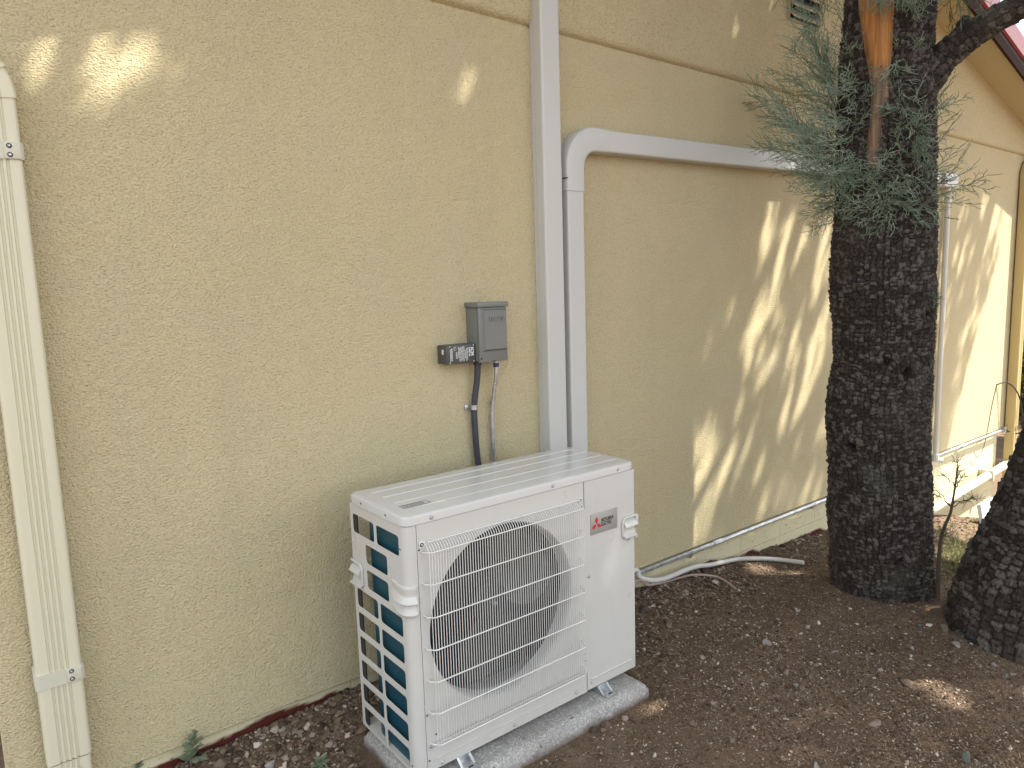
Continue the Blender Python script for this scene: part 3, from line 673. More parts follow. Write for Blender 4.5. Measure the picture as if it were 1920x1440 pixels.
# coil: L shaped, side leg then rounded into the back
pth = [(0.9655, -0.545), (0.9655, -0.360)]
for k in range(1, 9):
    a = R_(180 - 90 * k / 8); pth.append((1.0405 + 0.075 * math.cos(a), -0.345 + 0.075 * math.sin(a) + 0.0))
pth += [(1.60, -0.270)]
V = []; Fq = []
for i, (x, y) in enumerate(pth):
    a = np.array(pth[max(i - 1, 0)]); b = np.array(pth[min(i + 1, len(pth) - 1)]); t = (b - a) / np.linalg.norm(b - a); nr = np.array([t[1], -t[0]])
    for sgn in (-0.011, 0.011):
        q = np.array([x, y]) + nr * sgn
        for z in (ZB + 0.013, ZL - 0.012): V.append((q[0], q[1], z))
for i in range(len(pth) - 1):
    b0 = 4 * i; b1 = b0 + 4
    Fq += [(b0, b0 + 1, b1 + 1, b1), (b0 + 2, b1 + 2, b1 + 3, b0 + 3), (b0 + 1, b0 + 3, b1 + 3, b1 + 1), (b0, b1, b1 + 2, b0 + 2)]
Fq += [(0, 2, 3, 1), (4 * len(pth) - 4, 4 * len(pth) - 3, 4 * len(pth) - 1, 4 * len(pth) - 2)]
cl_ = MB().add(V, Fq, True).build('coil', COIL, u)
for k in range(9):
    z = 0.80 - k * 0.083; ub = MB().tube([(0.966, -0.545, z), (0.966, -0.556, z - 0.006), (0.966, -0.557, z - 0.016), (0.966, -0.546, z - 0.024)], 0.004, 8); ub.build('tube_bend', COPPER, cl_)
# wire fan guard: wires, cross rods, screws
gd = MB(); gy0 = YF - 0.030; gx0, gx1, gzt, gzb = 1.000, 1.612, 0.783, 0.182; NW = 66
Vw = []; Fw = []
for k in range(NW):
    x = gx0 + (gx1 - gx0) * k / (NW - 1)
    gd.tube([(x, YF - 0.001, gzb - 0.006), (x, YF - 0.022, gzb - 0.004), (x, gy0, gzb + 0.006), (x, gy0, gzt - 0.008), (x, gy0 + 0.006, gzt + 0.006), (x, YF - 0.014, gzt + 0.016), (x, YF - 0.001, gzt + 0.019)], 0.00125, 5, False)
for k in range(7):
    z = gzt - (gzt - gzb) * k / 6 - (0.004 if k == 0 else 0)
    gd.tube([(gx0 - 0.010, YF + 0.002, z), (gx0 - 0.008, YF - 0.016, z), (gx0 + 0.010, gy0 - 0.002, z), (gx1 - 0.006, gy0 - 0.002, z), (gx1 + 0.004, gy0 + 0.008, z + 0.004), (gx1 + 0.005, YF + 0.001, z + 0.014)], 0.0021, 6)
gd.tube([(gx0 + 0.012, YF - 0.004, gzt + 0.0195), (gx1 + 0.004, YF - 0.004, gzt + 0.0195)], 0.0021, 6)
gd.tube([(gx0, YF - 0.010, gzb - 0.006), (gx1, YF - 0.010, gzb - 0.006)], 0.0018, 6)
gdo = gd.build('fan_guard', WIRE, u)
for (x, z) in ((0.992, 0.800), (1.620, 0.800), (0.994, 0.170)):
    MB().box(x - 0.008, x + 0.010, YF - 0.004, YF - 0.0012, z - 0.010, z + 0.010, 0.001).build('bracket', WIRE, gdo); screw(gdo, (x, YF - 0.004, z))
for (x, z, r) in ((1.806, 0.875, 0.0045), (1.497, 0.875, 0.0045), (1.029, 0.873, 0.0045)): screw(lido, (x, YF - 0.0035, z), 'y', r)
for (x, z) in ((1.31, 0.103), (1.588, 0.108), (1.030, 0.101)): screw(fpo, (x, YF - 0.0005, z))
for (x, z) in ((1.659, 0.516), (1.665, 0.117)): screw(svo, (x, YF - 0.0005, z))
for (x, z) in ((0.984, 0.785), (0.984, 0.272), (0.985, 0.125), (1.012, 0.20), (1.63, 0.80), (1.63, 0.775), (1.632, 0.235), (1.632, 0.21), (1.631, 0.47)): screw(fpo, (x, YF - 0.0003, z), 'y', 0.0022, DARK, 'screw_hole', 0.0006)
# badge
bd = MB().box(1.669, 1.802, YF - 0.0022, YF - 0.0004, 0.662, 0.737, 0.0005).build('badge', SILVER, u)
em = MB(); ex, ez, q = 1.6975, 0.697, 0.0155
def rhomb(cx_, cz_, ang):
    t = np.array([math.cos(ang), math.sin(ang)]); n = np.array([-t[1], t[0]]); c = np.array([cx_, cz_])
    P = [c, c + t * q * 0.866 + n * q * 0.5, c + t * q * 1.732, c + t * q * 0.866 - n * q * 0.5]
    V = [(p[0], YF - 0.0026, p[1]) for p in P] + [(p[0], YF - 0.0020, p[1]) for p in P]
    em.add(V, [(0, 1, 2, 3), (0, 4, 5, 1), (1, 5, 6, 2), (2, 6, 7, 3), (3, 7, 4, 0)])
for a in (90, 210, 330): rhomb(ex + 0.0006 * math.cos(R_(a)), ez + 0.0006 * math.sin(R_(a)), R_(a))
em.build('emblem', REDINK, bd)
tm = text_mesh('MITSUBISHI', 0.0178, 0.0002, 0.0004, 'LEFT', 0.90); l1 = MB().addmesh(tm, Matrix.Translation((1.7205, 0, 0.7005)) @ facing(YF - 0.0024) @ Matrix.Scale(0.74, 4, (1, 0, 0)))
tm = text_mesh('ELECTRIC', 0.0178, 0.0002, 0.0004, 'LEFT', 0.90); l1.addmesh(tm, Matrix.Translation((1.7205, 0, 0.6855)) @ facing(YF - 0.0024) @ Matrix.Scale(0.74, 4, (1, 0, 0)))
l1.build('lettering', BLKINK, bd)
# grab handles: raised band, hooked lip, hollow below
def handle_front():
    m = MB(); path = []
    for (yy) in (-0.485, -0.52): path.append((UX0, yy, -1, 0))
    for k in range(9):
        a = R_(90 * k / 8); path.append((UX0 + 0.024 - 0.024 * math.cos(a), -0.552 - 0.024 * math.sin(a), -math.cos(a), -math.sin(a)))
    path.append((0.9745, YF, 0, -1))
    prof = [(0.0005, 0.683), (0.006, 0.680), (0.0075, 0.672), (0.004, 0.664), (0.005, 0.652), (0.0155, 0.640), (0.0175, 0.634), (0.014, 0.630), (0.003, 0.634), (0.0015, 0.622), (0.010, 0.606), (0.0125, 0.599), (0.009, 0.592), (0.0005, 0.590)]
    V = []; n = len(prof)
    for i, (x, y, nx_, ny_) in enumerate(path):
        k = 0.25 if i in (0, len(path) - 1) else 1.0
        for (o, z) in prof: V.append((x + nx_ * o * k, y + ny_ * o * k, z))
    F = [(i * n + j, (i + 1) * n + j, (i + 1) * n + j + 1, i * n + j + 1) for i in range(len(path) - 1) for j in range(n - 1)]
    return m.add(V, F, True)
ho = handle_front().build('handle', WHITE, u); screw(ho, (UX0 - 0.001, -0.512, 0.583), 'x', 0.004)
def handle_flat(m, a0, a1, zt, zb, place, flip=1):
    """raised U-shaped rim with a hooked lip; place(a, out, z) -> point"""
    ring = [place(a0, 0.004, zt), place(a0 + (a1 - a0) * 0.85, 0.004, zt), place(a1, 0.004, zt - 0.012), place(a1, 0.004, zb + 0.012), place(a0 + (a1 - a0) * 0.85, 0.004, zb), place(a0, 0.004, zb)]
    m.tube(ring, 0.0042, 8)
    V = []; prof = [(0.0005, zt - 0.014), (0.006, zt - 0.018), (0.015, zt - 0.030), (0.0155, zt - 0.034), (0.002, zt - 0.034), (0.0008, zt - 0.034)]
    for a in (a0, a0 + (a1 - a0) * 0.92):
        for (o, z) in prof: V.append(place(a, o, z))
    n = len(prof); m.add(V, [(j, n + j, n + j + 1, j + 1) for j in range(n - 1)] + [tuple(range(n)), tuple(range(n, 2 * n))], False)
    prof = [(0.0008, zb + 0.024), (0.003, zb + 0.010), (0.014, zb + 0.006), (0.014, zb + 0.001), (0.0008, zb + 0.001)]
    V = []
    for a in (a0, a0 + (a1 - a0) * 0.92):
        for (o, z) in prof: V.append(place(a, o, z))
    n = len(prof); m.add(V, [(j, n + j, n + j + 1, j + 1) for j in range(n - 1)] + [tuple(range(n)), tuple(range(n, 2 * n))], False)
    return m
handle_flat(MB(), -0.218, -0.292, 0.668, 0.590, lambda a, o, z: (UX0 - o, a, z)).build('handle', WHITE, u)
hr = handle_flat(MB(), UX1 + 0.004, 1.828, 0.688, 0.612, lambda a, o, z: (a, YF - o, z)).build('handle', WHITE, u)
MB().box(UX1 + 0.0005, UX1 + 0.014, YF - 0.010, YF + 0.055, 0.648, 0.690, 0.004).build('handle_lip', WHITE, hr); MB().box(UX1 + 0.0005, UX1 + 0.012, YF - 0.006, YF + 0.055, 0.600, 0.614, 0.003).build('handle_base', WHITE, hr)
MB().add([(1.846, YF - 0.004, 0.612), (1.880, YF - 0.004, 0.612), (1.868, YF - 0.004, 0.596), (1.856, YF - 0.004, 0.596), (1.846, YF - 0.0005, 0.612), (1.880, YF - 0.0005, 0.612), (1.868, YF - 0.0005, 0.596), (1.856, YF - 0.0005, 0.596)], [(0, 1, 2, 3), (0, 3, 7, 4), (3, 2, 6, 7), (2, 1, 5, 6)]).build('screw_tab', WHITE, hr)
screw(hr, (1.862, YF - 0.004, 0.606), r=0.004)
# feet: bent steel brackets bolted to the pad
for x in (1.105, 1.715):
    ft = MB(); z0 = 0.0665
    ft.box(x - 0.026, x + 0.026, YF - 0.052, YF + 0.05, z0, z0 + 0.003, 0.001)
    for s in (-1, 1): ft.add([(x + s * 0.026, YF - 0.028, z0 + 0.003), (x + s * 0.026, YF + 0.03, z0 + 0.003), (x + s * 0.026, YF + 0.03, ZB + 0.002), (x + s * 0.026, YF - 0.002, ZB + 0.002), (x + s * 0.017, YF - 0.028, z0 + 0.003), (x + s * 0.017, YF + 0.03, z0 + 0.003), (x + s * 0.017, YF + 0.03, ZB + 0.002), (x + s * 0.017, YF - 0.002, ZB + 0.002)],
                             [(0, 1, 2, 3), (4, 7, 6, 5), (0, 3, 7, 4), (3, 2, 6, 7)])
    ft.box(x - 0.017, x + 0.017, YF + 0.004, YF + 0.007, z0 + 0.003, ZB - 0.001)
    fo_ = ft.build('foot', GALV, u)
    MB().box(x - 0.005, x + 0.013, YF - 0.040, YF - 0.033, z0 + 0.0031, z0 + 0.0038).build('bolt_slot', DARK, fo_)
    MB().box(x - 0.022, x + 0.022, YB - 0.05, YB + 0.03, z0, ZB).build('foot', GALV, u)
# pad
pd = empty('equipment_pad', (1.40, -0.42, 0), 'speckled grey equipment pad under the heat pump on the dirt', 'pad')
bm = bmesh.new(); bmesh.ops.create_grid(bm, x_segments=90, y_segments=46, size=0.5)
px0, px1, py0, py1 = 0.943, 1.884, -0.648, -0.215
for v in bm.verts:
    a, b = v.co.x * 2, v.co.y * 2
    x = (px0 + px1) / 2 + a * (px1 - px0) / 2; y = (py0 + py1) / 2 + b * (py1 - py0) / 2
    e = min(min(x - px0, px1 - x), min(y - py0, py1 - y)); 
    hgt = 0.066 - 0.024 * max(0, 1 - e / 0.026) ** 2 - 0.002 * float(vnoise(x * 20, y * 20, 5))
    v.co = Vector((x, y, hgt))
ed = [e for e in bm.edges if e.is_boundary]
ex_ = bmesh.ops.extrude_edge_only(bm, edges=ed)
for v in [q for q in ex_['geom'] if isinstance(q, bmesh.types.BMVert)]: v.co.z = -0.05; v.co.x += 0.004 * (1 if v.co.x > 1.4 else -1); v.co.y += 0.004 * (1 if v.co.y > -0.43 else -1)
bmesh.ops.recalc_face_normals(bm, faces=bm.faces)
me = bpy.data.meshes.new('slab'); bm.to_mesh(me); bm.free(); link('slab', me, PADM, pd, True)
try: me.set_sharp_from_angle(angle=R_(40))
except Exception: pass

# ------------------------------------------------------------------ pipes on and below the wall
cn1 = empty('steel_conduit', (4.5, -0.015, 0.10), 'thin steel conduit running along the bottom edge of the stucco', 'conduit')
zc = SB - 0.013
MB().tube([(1.2, -0.010, zc), (4.3, -0.010, zc), (7.50, -0.010, zc)], 0.0115, 10).build('pipe', GALV, cn1)
for x in (3.18, 4.9, 6.55): MB().tube([(x - 0.035, -0.010, zc), (x + 0.035, -0.010, zc)], 0.016, 10).build('coupling', GALV, cn1)
for x in (2.96, 4.2, 6.05, 7.0): MB().tube([(x - 0.009, -0.010, zc), (x + 0.009, -0.010, zc)], 0.0142, 10).box(x - 0.009, x + 0.009, -0.004, 0.02, zc - 0.035, zc - 0.012).build('clamp', GALV, cn1)
MB().box(7.48, 7.53, -0.035, 0.0, zc - 0.03, zc + 0.03, 0.004).build('junction_fitting', GALV, cn1)
vp = empty('drain_pipe', (5.96, -0.03, 0.12), 'slim white vertical pipe beyond the tree under the end of the bent line cover', 'pipe')
MB().tube([(5.965, -0.030, 0.10), (5.965, -0.030, hz(5.9) - 0.15)], 0.019, 10).build('pipe', PVC, vp)
MB().tube([(5.965, -0.030, hz(5.9) - 0.16), (5.945, -0.035, hz(5.9) - 0.08), (5.92, -0.04, hz(5.9) - 0.045)], 0.024, 10).build('elbow', PVC, vp)
MB().tube([(5.965, -0.030, 0.085), (5.965, -0.030, 0.14)], 0.025, 10).tube([(5.965, -0.030, 0.10), (6.01, -0.06, 0.085)], 0.022, 10).build('tee', PVC, vp)
lp = empty('drain_pipe', (6.7, -0.07, -0.24), 'thick cream pipe sloping along the far block foundation behind the sapling', 'pipe')
MB().tube([(5.2, -0.05, -0.325), (7.38, -0.05, -0.218), (7.62, -0.05, -0.207)], 0.036, 12).build('pipe', CREAM, lp)
MB().tube([(7.57, -0.05, -0.209), (7.66, -0.05, -0.205)], 0.045, 12).build('cap', CREAM, lp)
MB().box(7.05, 7.08, -0.092, 0.03, -0.28, -0.185, 0.003).build('strap', CREAM, lp)
# cables at the far corner
cb = empty('cable', (7.3, -0.02, 0.6), 'thin black cable looping from the stucco to the far end of the steel conduit', 'cable')
MB().tube(bez([(7.28, -0.004, 0.55), (7.40, -0.05, 0.56), (7.52, -0.10, 0.45), (7.60, -0.12, 0.25), (7.60, -0.12, 0.08), (7.51, -0.03, 0.10)], 8), 0.006, 6).build('cable_loop', BLACKM, cb)
MB().tube(bez([(7.28, -0.004, 0.55), (7.18, -0.006, 0.35), (7.10, -0.006, 0.12), (7.05, 0.0, 0.0), (6.95, 0.0, -0.06), (6.85, 0.0, 0.0)], 8), 0.0028, 5).build('cable_tail', BLACKM, cb)
# hoses on the soil
def gline(pts, dz): 
    out = []
    for (px_, py_, e) in pts:
        P = gpoint(px_, py_); out.append((P[0], min(P[1], -0.02), float(gh(P[0], min(P[1], -0.02))) + dz + e))
    return out
def wline(pts, y): return [tuple(hit(px_, py_, 1, y)) for (px_, py_) in pts]
hs = [(1.85, -0.16, 0.075)] + wline([(1180, 1074), (1200, 1083), (1220, 1088), (1242, 1086), (1264, 1078), (1290, 1067), (1312, 1061), (1332, 1059)], -0.03) + gline([(1380, 1053, 0.002), (1420, 1052, 0.003), (1460, 1054, 0.003), (1507, 1060, 0.003)], 0.012)
ho2 = empty('drain_hose', (2.6, -0.1, 0), 'white drain hose lying along the foot of the wall beside the unit', 'hose')
MB().tube(bez(hs, 6), 0.0125, 10).build('hose', PVC, ho2)
ts = [(1.86, -0.20, 0.05)] + wline([(1185, 1094), (1215, 1097)], -0.06) + gline([(1245, 1095, 0.004), (1270, 1089, 0.006), (1300, 1084, 0.010), (1340, 1086, 0.008), (1362, 1095, 0.004), (1380, 1107, -0.002)], 0.008)
to = empty('thin_tube', (2.5, -0.2, 0), 'thin pinkish tube curving over the gravel next to the white hose', 'tube')
MB().tube(bez(ts, 6), 0.0062, 8).build('tube', TUBEM, to)
# pale blue frame leaning at the far foundation, white post beyond the corner
fr_ = empty('wooden_frame', (6.75, -0.12, -0.6), 'pale blue painted wooden frame leaning on the far foundation', 'frame')
def frbar(m, a, b, wd, th=0.03):
    a = np.array(a, float); b = np.array(b, float)
    def P(x, h): return np.array([x, -0.26 + 0.30 * h * 0.6, -0.665 + h])
    n0 = np.array([0, -0.9, 0.3]) * th
    x0, h0 = a; x1, h1 = b
    c = [P(x0, h0), P(x1, h0), P(x1, h1), P(x0, h1)]
    m.add(c + [q + n0 for q in c], [(0, 1, 2, 3), (4, 7, 6, 5), (0, 4, 5, 1), (1, 5, 6, 2), (2, 6, 7, 3), (3, 7, 4, 0)])
m_ = MB(); frbar(m_, (6.38, 0.0), (6.49, 0.34), 0); frbar(m_, (6.90, 0.0), (7.02, 0.34), 0); frbar(m_, (6.492, 0.245), (6.898, 0.338), 0); frbar(m_, (6.492, 0.0), (6.898, 0.12), 0)
m_.build('frame', BLUEW, fr_)
po = empty('porch_post', (8.3, -0.3, -0.85), 'white square post standing beyond the far downspout', 'post')
MB().box(8.25, 8.36, -0.14, -0.03, -0.95, 2.5, 0.006).build('shaft', PVC, po); MB().box(8.23, 8.38, -0.16, -0.01, -0.98, -0.70, 0.006).build('plinth', PVC, po)


# ------------------------------------------------------------------ trees
def cell_noise(uu, vv, perU, seed):
    """jittered-cell pattern on a (u, v) sheet, periodic in u: returns F1, F2, id hash, offset from the cell's seed"""
    iu = np.floor(uu).astype(int); iv = np.floor(vv).astype(int)
    def hsh(a, b, s):
        n = ((a % perU) * 374761393 + b * 668265263 + (seed + s) * 974634777) & 0xFFFFFFFF
        n = ((n ^ (n >> 13)) * 1274126177) & 0xFFFFFFFF
        return ((n ^ (n >> 16)) & 0xFFFF) / 65535.0
    f1 = np.full(uu.shape, 9.0); f2 = np.full(uu.shape, 9.0); cid = np.zeros(uu.shape); du = np.zeros(uu.shape); dv = np.zeros(uu.shape)
    for a in (-1, 0, 1):
        for b in (-1, 0, 1):
            ca, cb_ = iu + a, iv + b
            sx = ca + 0.5 + 0.58 * (hsh(ca, cb_, 0) - 0.5); sy = cb_ + 0.5 + 0.5 * (hsh(ca, ca * 0 + 7, 5) - 0.5) + 0.5 * (hsh(ca, cb_, 1) - 0.5)
            ex, ey = uu - sx, vv - sy; d = np.maximum(np.abs(ex) * 1.06, np.abs(ey) * 0.94) * 0.6 + np.hypot(ex, ey) * 0.4
            near = d < f1
            f2 = np.where(near, f1, np.minimum(f2, d)); cid = np.where(near, hsh(ca, cb_, 2), cid)
            du = np.where(near, ex, du); dv = np.where(near, ey, dv); f1 = np.where(near, d, f1)
    return f1, f2, cid, du, dv
def resample(P, Rr, step):
    P = np.array(P, float); Rr = np.array(Rr, float); s = np.concatenate([[0], np.cumsum(np.linalg.norm(np.diff(P, axis=0), axis=1))])
    n = max(int(s[-1] / step), 3); q = np.linspace(0, s[-1], n)
    out = np.stack([np.interp(q, s, P[:, k]) for k in range(3)], 1); rr = np.interp(q, s, Rr)
    ker = max(int(0.035 / step), 1); k = np.ones(2 * ker + 1) / (2 * ker + 1)
    def sm(a): return np.convolve(np.pad(a, ker, mode='edge'), k, 'valid')
    out = np.stack([sm(out[:, k_]) for k_ in range(3)], 1); return out, sm(rr), q
def bark_tube(name, P, Rr, parent, step=0.006, nu=240, cell=0.034, depth=0.012, seed=1, knots=(), flare=0.0, mat=None, lump=0.02):
    C, rr, q = resample(P, Rr, step); n = len(C)
    T = np.gradient(C, axis=0); T /= np.linalg.norm(T, axis=1)[:, None]
    ref = np.array([0.404, -0.915, 0.0]); U = np.zeros_like(C); u_ = ref - T[0] * np.dot(ref, T[0]); u_ /= np.linalg.norm(u_)
    for i in range(n):
        u_ = u_ - T[i] * np.dot(u_, T[i]); u_ /= np.linalg.norm(u_); U[i] = u_
    B = np.cross(T, U)
    th = np.linspace(0, 2 * np.pi, nu, endpoint=False); TH, Q = np.meshgrid(th, q)
    RR = rr[:, None] * np.ones_like(TH)
    per = max(int(round(2 * np.pi * rr.mean() / cell)), 5)
    wob = (vnoise(TH * 1.5 + seed, Q * 5, seed) - 0.5) * 0.9; wob2 = (vnoise(TH * 2.2, Q * 4, seed + 5) - 0.5) * 0.9
    uu = TH / (2 * np.pi) * per + wob * np.sin(TH / 2) ** 2; vv = Q / cell * 1.12 + wob2
    for (th0, q0, rad, amt) in knots:
        dth = (TH - th0 + np.pi) % (2 * np.pi) - np.pi; dd = np.hypot(dth * rr[:, None], Q - q0); e = np.exp(-(dd / (rad * 1.8)) ** 2)
        ang = np.arctan2(Q - q0, dth * rr[:, None]); vv = vv + e * 1.2 * np.cos(ang * 2); uu = uu + e * 0.8 * np.sin(ang)
    f1, f2, cid, du, dv = cell_noise(uu % per, vv, per, seed)
    edge = np.clip((f2 - f1 - 0.04) / 0.14, 0, 1); pl = edge * edge * (3 - 2 * edge)
    hgt = pl * depth * (0.45 + 0.75 * cid) + depth * 0.8 * (dv * (cid - 0.35) + du * (cid * 7 % 1 - 0.5)) * pl
    fine = (fbm(TH * rr[:, None] * 90, Q * 90, seed + 9, 3) - 0.44) * depth * 0.5 + (vnoise(TH * rr[:, None] * 300, Q * 170, seed + 19) - 0.5) * depth * 0.22
    lum = (fbm(np.cos(TH) * 1.6 + 5, Q * 3.2 + np.sin(TH) * 1.6, seed + 13, 3) - 0.44) * lump * 2
    disp = hgt + fine + lum
    for (th0, q0, rad, amt) in knots:
        dth = (TH - th0 + np.pi) % (2 * np.pi) - np.pi; dd = np.hypot(dth * rr[:, None], (Q - q0) * 0.8)
        disp = disp + amt * np.exp(-(dd / (rad * 1.5)) ** 2) - (amt * 1.1 + 0.034) * np.exp(-(dd / (rad * 0.36)) ** 4)
    if flare: disp = disp + flare * np.exp(-np.clip(Q - 0.35, 0, 9) / 0.10) * (0.6 + 0.6 * vnoise(TH * 1.6, Q * 0, seed + 3))
    rad_ = RR + disp
    V = C[:, None, :] + rad_[..., None] * (np.cos(TH)[..., None] * U[:, None, :] + np.sin(TH)[..., None] * B[:, None, :])
    ii = np.arange(n * nu).reshape(n, nu); i2 = np.roll(ii, -1, axis=1)
    F = np.stack([ii[:-1], i2[:-1], i2[1:], ii[1:]], -1).reshape(-1, 4)
    plate = np.clip((0.12 + cid ** 2.6) * pl ** 0.5 * (0.45 + 1.1 * fbm(TH * rr[:, None] * 70, Q * 45, seed + 33, 3)), 0, 1)
    return npmesh(name, V.reshape(-1, 3), F, mat or BARK, parent, True, {'plate': ('POINT', plate.ravel())})

class Twigs:
    """many thin tapered three-sided twigs gathered in arrays"""
    def __init__(s): s.a = []; s.b = []; s.r0 = []; s.r1 = []; s.t = []
    def seg(s, a, b, r0, r1, t): s.a.append(a); s.b.append(b); s.r0.append(r0); s.r1.append(r1); s.t.append(t)
    def build(s, name, mat, parent=None):
        a = np.array(s.a); b = np.array(s.b); d = b - a; d /= np.linalg.norm(d, axis=1)[:, None] + 1e-9
        ref = np.where(np.abs(d[:, 2:3]) < 0.9, np.array([[0, 0, 1.0]]), np.array([[1.0, 0, 0]])); u = np.cross(d, ref); u /= np.linalg.norm(u, axis=1)[:, None]; v = np.cross(d, u)
        r0 = np.array(s.r0)[:, None]; r1 = np.array(s.r1)[:, None]; V = []
        for p, r in ((a, r0), (b, r1)):
            for k in range(3):
                an = 2 * np.pi * k / 3; V.append(p + r * (math.cos(an) * u + math.sin(an) * v))
        V = np.stack(V, 1).reshape(-1, 3); m = len(a); base = np.arange(m)[:, None] * 6
        F = np.concatenate([base + np.array([k, (k + 1) % 3, 3 + (k + 1) % 3, 3 + k])[None] for k in range(3)], 0)
        t = np.tile(np.array(s.t), 3)
        return npmesh(name, V, F, mat, parent, True, {'tint': ('FACE', t)})
def unit(v): return v / (np.linalg.norm(v) + 1e-9)
def spray(tw, root, direc, length, tint, dens=1.0, thick=0.0027, droop=0.10, bare=0.22, fan=1.0):
    """one juniper shoot: a curved stem, alternate side twigs, scale-leaf twiglets on them"""
    direc = unit(np.array(direc, float)); p = np.array(root, float)
    side = unit(np.cross(direc, rng.normal(size=3))); nrm = unit(np.cross(direc, side))
    n = max(int(length / 0.016 * dens), 5); st = length / n; d = direc.copy(); flip = 1
    for i in range(n):
        f = i / n
        d = unit(d + rng.normal(size=3) * 0.065 + np.array([0, 0, -droop * 0.12 + 0.02]))
        q = p + d * st; r = thick * (1 - 0.72 * f)
        tw.seg(p, q, r, r * 0.96, tint if f > bare + 0.2 else tint - 0.8)
        if f > bare:
            L1 = length * (0.36 * (1 - 0.72 * f)) * rng.uniform(0.6, 1.2) + 0.012; flip = -flip
            a = unit(d * rng.uniform(0.62, 0.9) + side * flip * fan * rng.uniform(0.55, 0.95) + nrm * rng.normal() * 0.34)
            m = max(int(L1 / 0.0125), 2); pp = q.copy(); dd = a.copy(); fl = 1
            for j in range(m):
                dd = unit(dd + rng.normal(size=3) * 0.075 + d * 0.07); qq = pp + dd * (L1 / m); g_ = j / m
                rr = thick * 0.58 * (1 - 0.45 * g_); tw.seg(pp, qq, rr, rr * 0.92, tint + rng.uniform(-0.12, 0.12))
                if rng.random() < 0.85:
                    fl = -fl; b = unit(dd * 0.75 + unit(np.cross(dd, nrm)) * fl * rng.uniform(0.4, 0.9) + nrm * rng.normal() * 0.35)
                    l2 = rng.uniform(0.010, 0.026) * (1.1 - 0.5 * g_); e = qq + b * l2; tw.seg(qq, e, rr * 0.85, rr * 0.55, tint + rng.uniform(-0.1, 0.22))
                    if rng.random() < 0.35:
                        b2 = unit(b + rng.normal(size=3) * 0.5); mid = qq + b * l2 * 0.5; tw.seg(mid, mid + b2 * l2 * 0.6, rr * 0.75, rr * 0.5, tint + rng.uniform(0, 0.25))
                pp = qq
        p = q
JUNI = m_leafy('juniper foliage', (0.062, 0.075, 0.05), (0.235, 0.30, 0.255))
def m_juniper():
    t = NT('juniper twigs'); a = t.attr('tint')
    c = t.ramp(a, [(0.0, (0.065, 0.045, 0.032)), (0.22, (0.085, 0.085, 0.05)), (0.40, (0.135, 0.178, 0.112)), (0.70, (0.235, 0.310, 0.225)), (1.0, (0.41, 0.49, 0.405))])
    return t.out(c, 0.7, 0, None, 0.2)
JUNI = m_juniper()
CROWNM = m_leafy('juniper crown', (0.045, 0.062, 0.040), (0.10, 0.135, 0.095))

# --- first juniper: trunk rows read as silhouette (row, left, right)
P0 = np.array([3.54, -0.735, 0.0]); NV = np.array([0.915, 0.404, 0.0])
rows = [(1250, 1550, 1756), (1180, 1560, 1750), (1150, 1565, 1747), (1100, 1567, 1744), (1050, 1563, 1741), (960, 1557, 1736), (900, 1561, 1736), (830, 1559, 1735), (780, 1552, 1735), (740, 1555, 1736), (680, 1569, 1740), (620, 1567, 1742), (560, 1564, 1747), (480, 1565, 1745), (400, 1571, 1745), (300, 1577, 1747), (200, 1580, 1747), (100, 1583, 1743), (0, 1590, 1745)]
TP, TR = [], []
for (y, l, r) in rows:
    c = hitplane((l + r) / 2, y, P0, NV); TP.append(c); TR.append((r - l) / 2 * fwd_depth(c) / FPX - 0.013)
TOP1 = TP[-1]
TP += [TOP1 + np.array([0.01, -0.03, 0.5]), TOP1 + np.array([-0.02, -0.12, 1.3]), TOP1 + np.array([0.05, -0.3, 2.4])]; TR += [0.17, 0.14, 0.09]
tree1 = empty('juniper_tree', tuple(P0), 'big alligator juniper with a split of orange bare wood and green shoots round its trunk', 'tree', 'juniper trees')
def qof(row):   # arc length from the trunk's lowest row
    P = np.array(TP[:len(rows)]); s = np.concatenate([[0], np.cumsum(np.linalg.norm(np.diff(P, axis=0), axis=1))]); return float(np.interp(-row, [-r_[0] for r_ in rows], s))
RAY1 = math.atan2(0.0, 1.0)
def th_at(px, row):  # angle round the trunk of a feature seen at px
    k = np.interp(-row, [-r_[0] for r_ in rows], range(len(rows))); l = np.interp(k, range(len(rows)), [r_[1] for r_ in rows]); r = np.interp(k, range(len(rows)), [r_[2] for r_ in rows])
    s_ = np.clip((px - (l + r) / 2) / ((r - l) / 2), -0.95, 0.95); return math.asin(s_)
# the tube's zero direction lies at right angles to the view, the front is a quarter turn off
FRONT = math.pi * 1.5
def thf(px, row): return FRONT + th_at(px, row)
bark_tube('trunk', TP, TR, tree1, 0.0048, 420, 0.0215, 0.0130, 3,
          knots=[(thf(1695, 690), qof(690), 0.055, 0.016), (thf(1606, 822), qof(822), 0.05, 0.022), (thf(1684, 1025), qof(1025), 0.055, 0.014), (thf(1662, 668), qof(668), 0.04, 0.010), (thf(1725, 590), qof(590), 0.05, 0.012)])
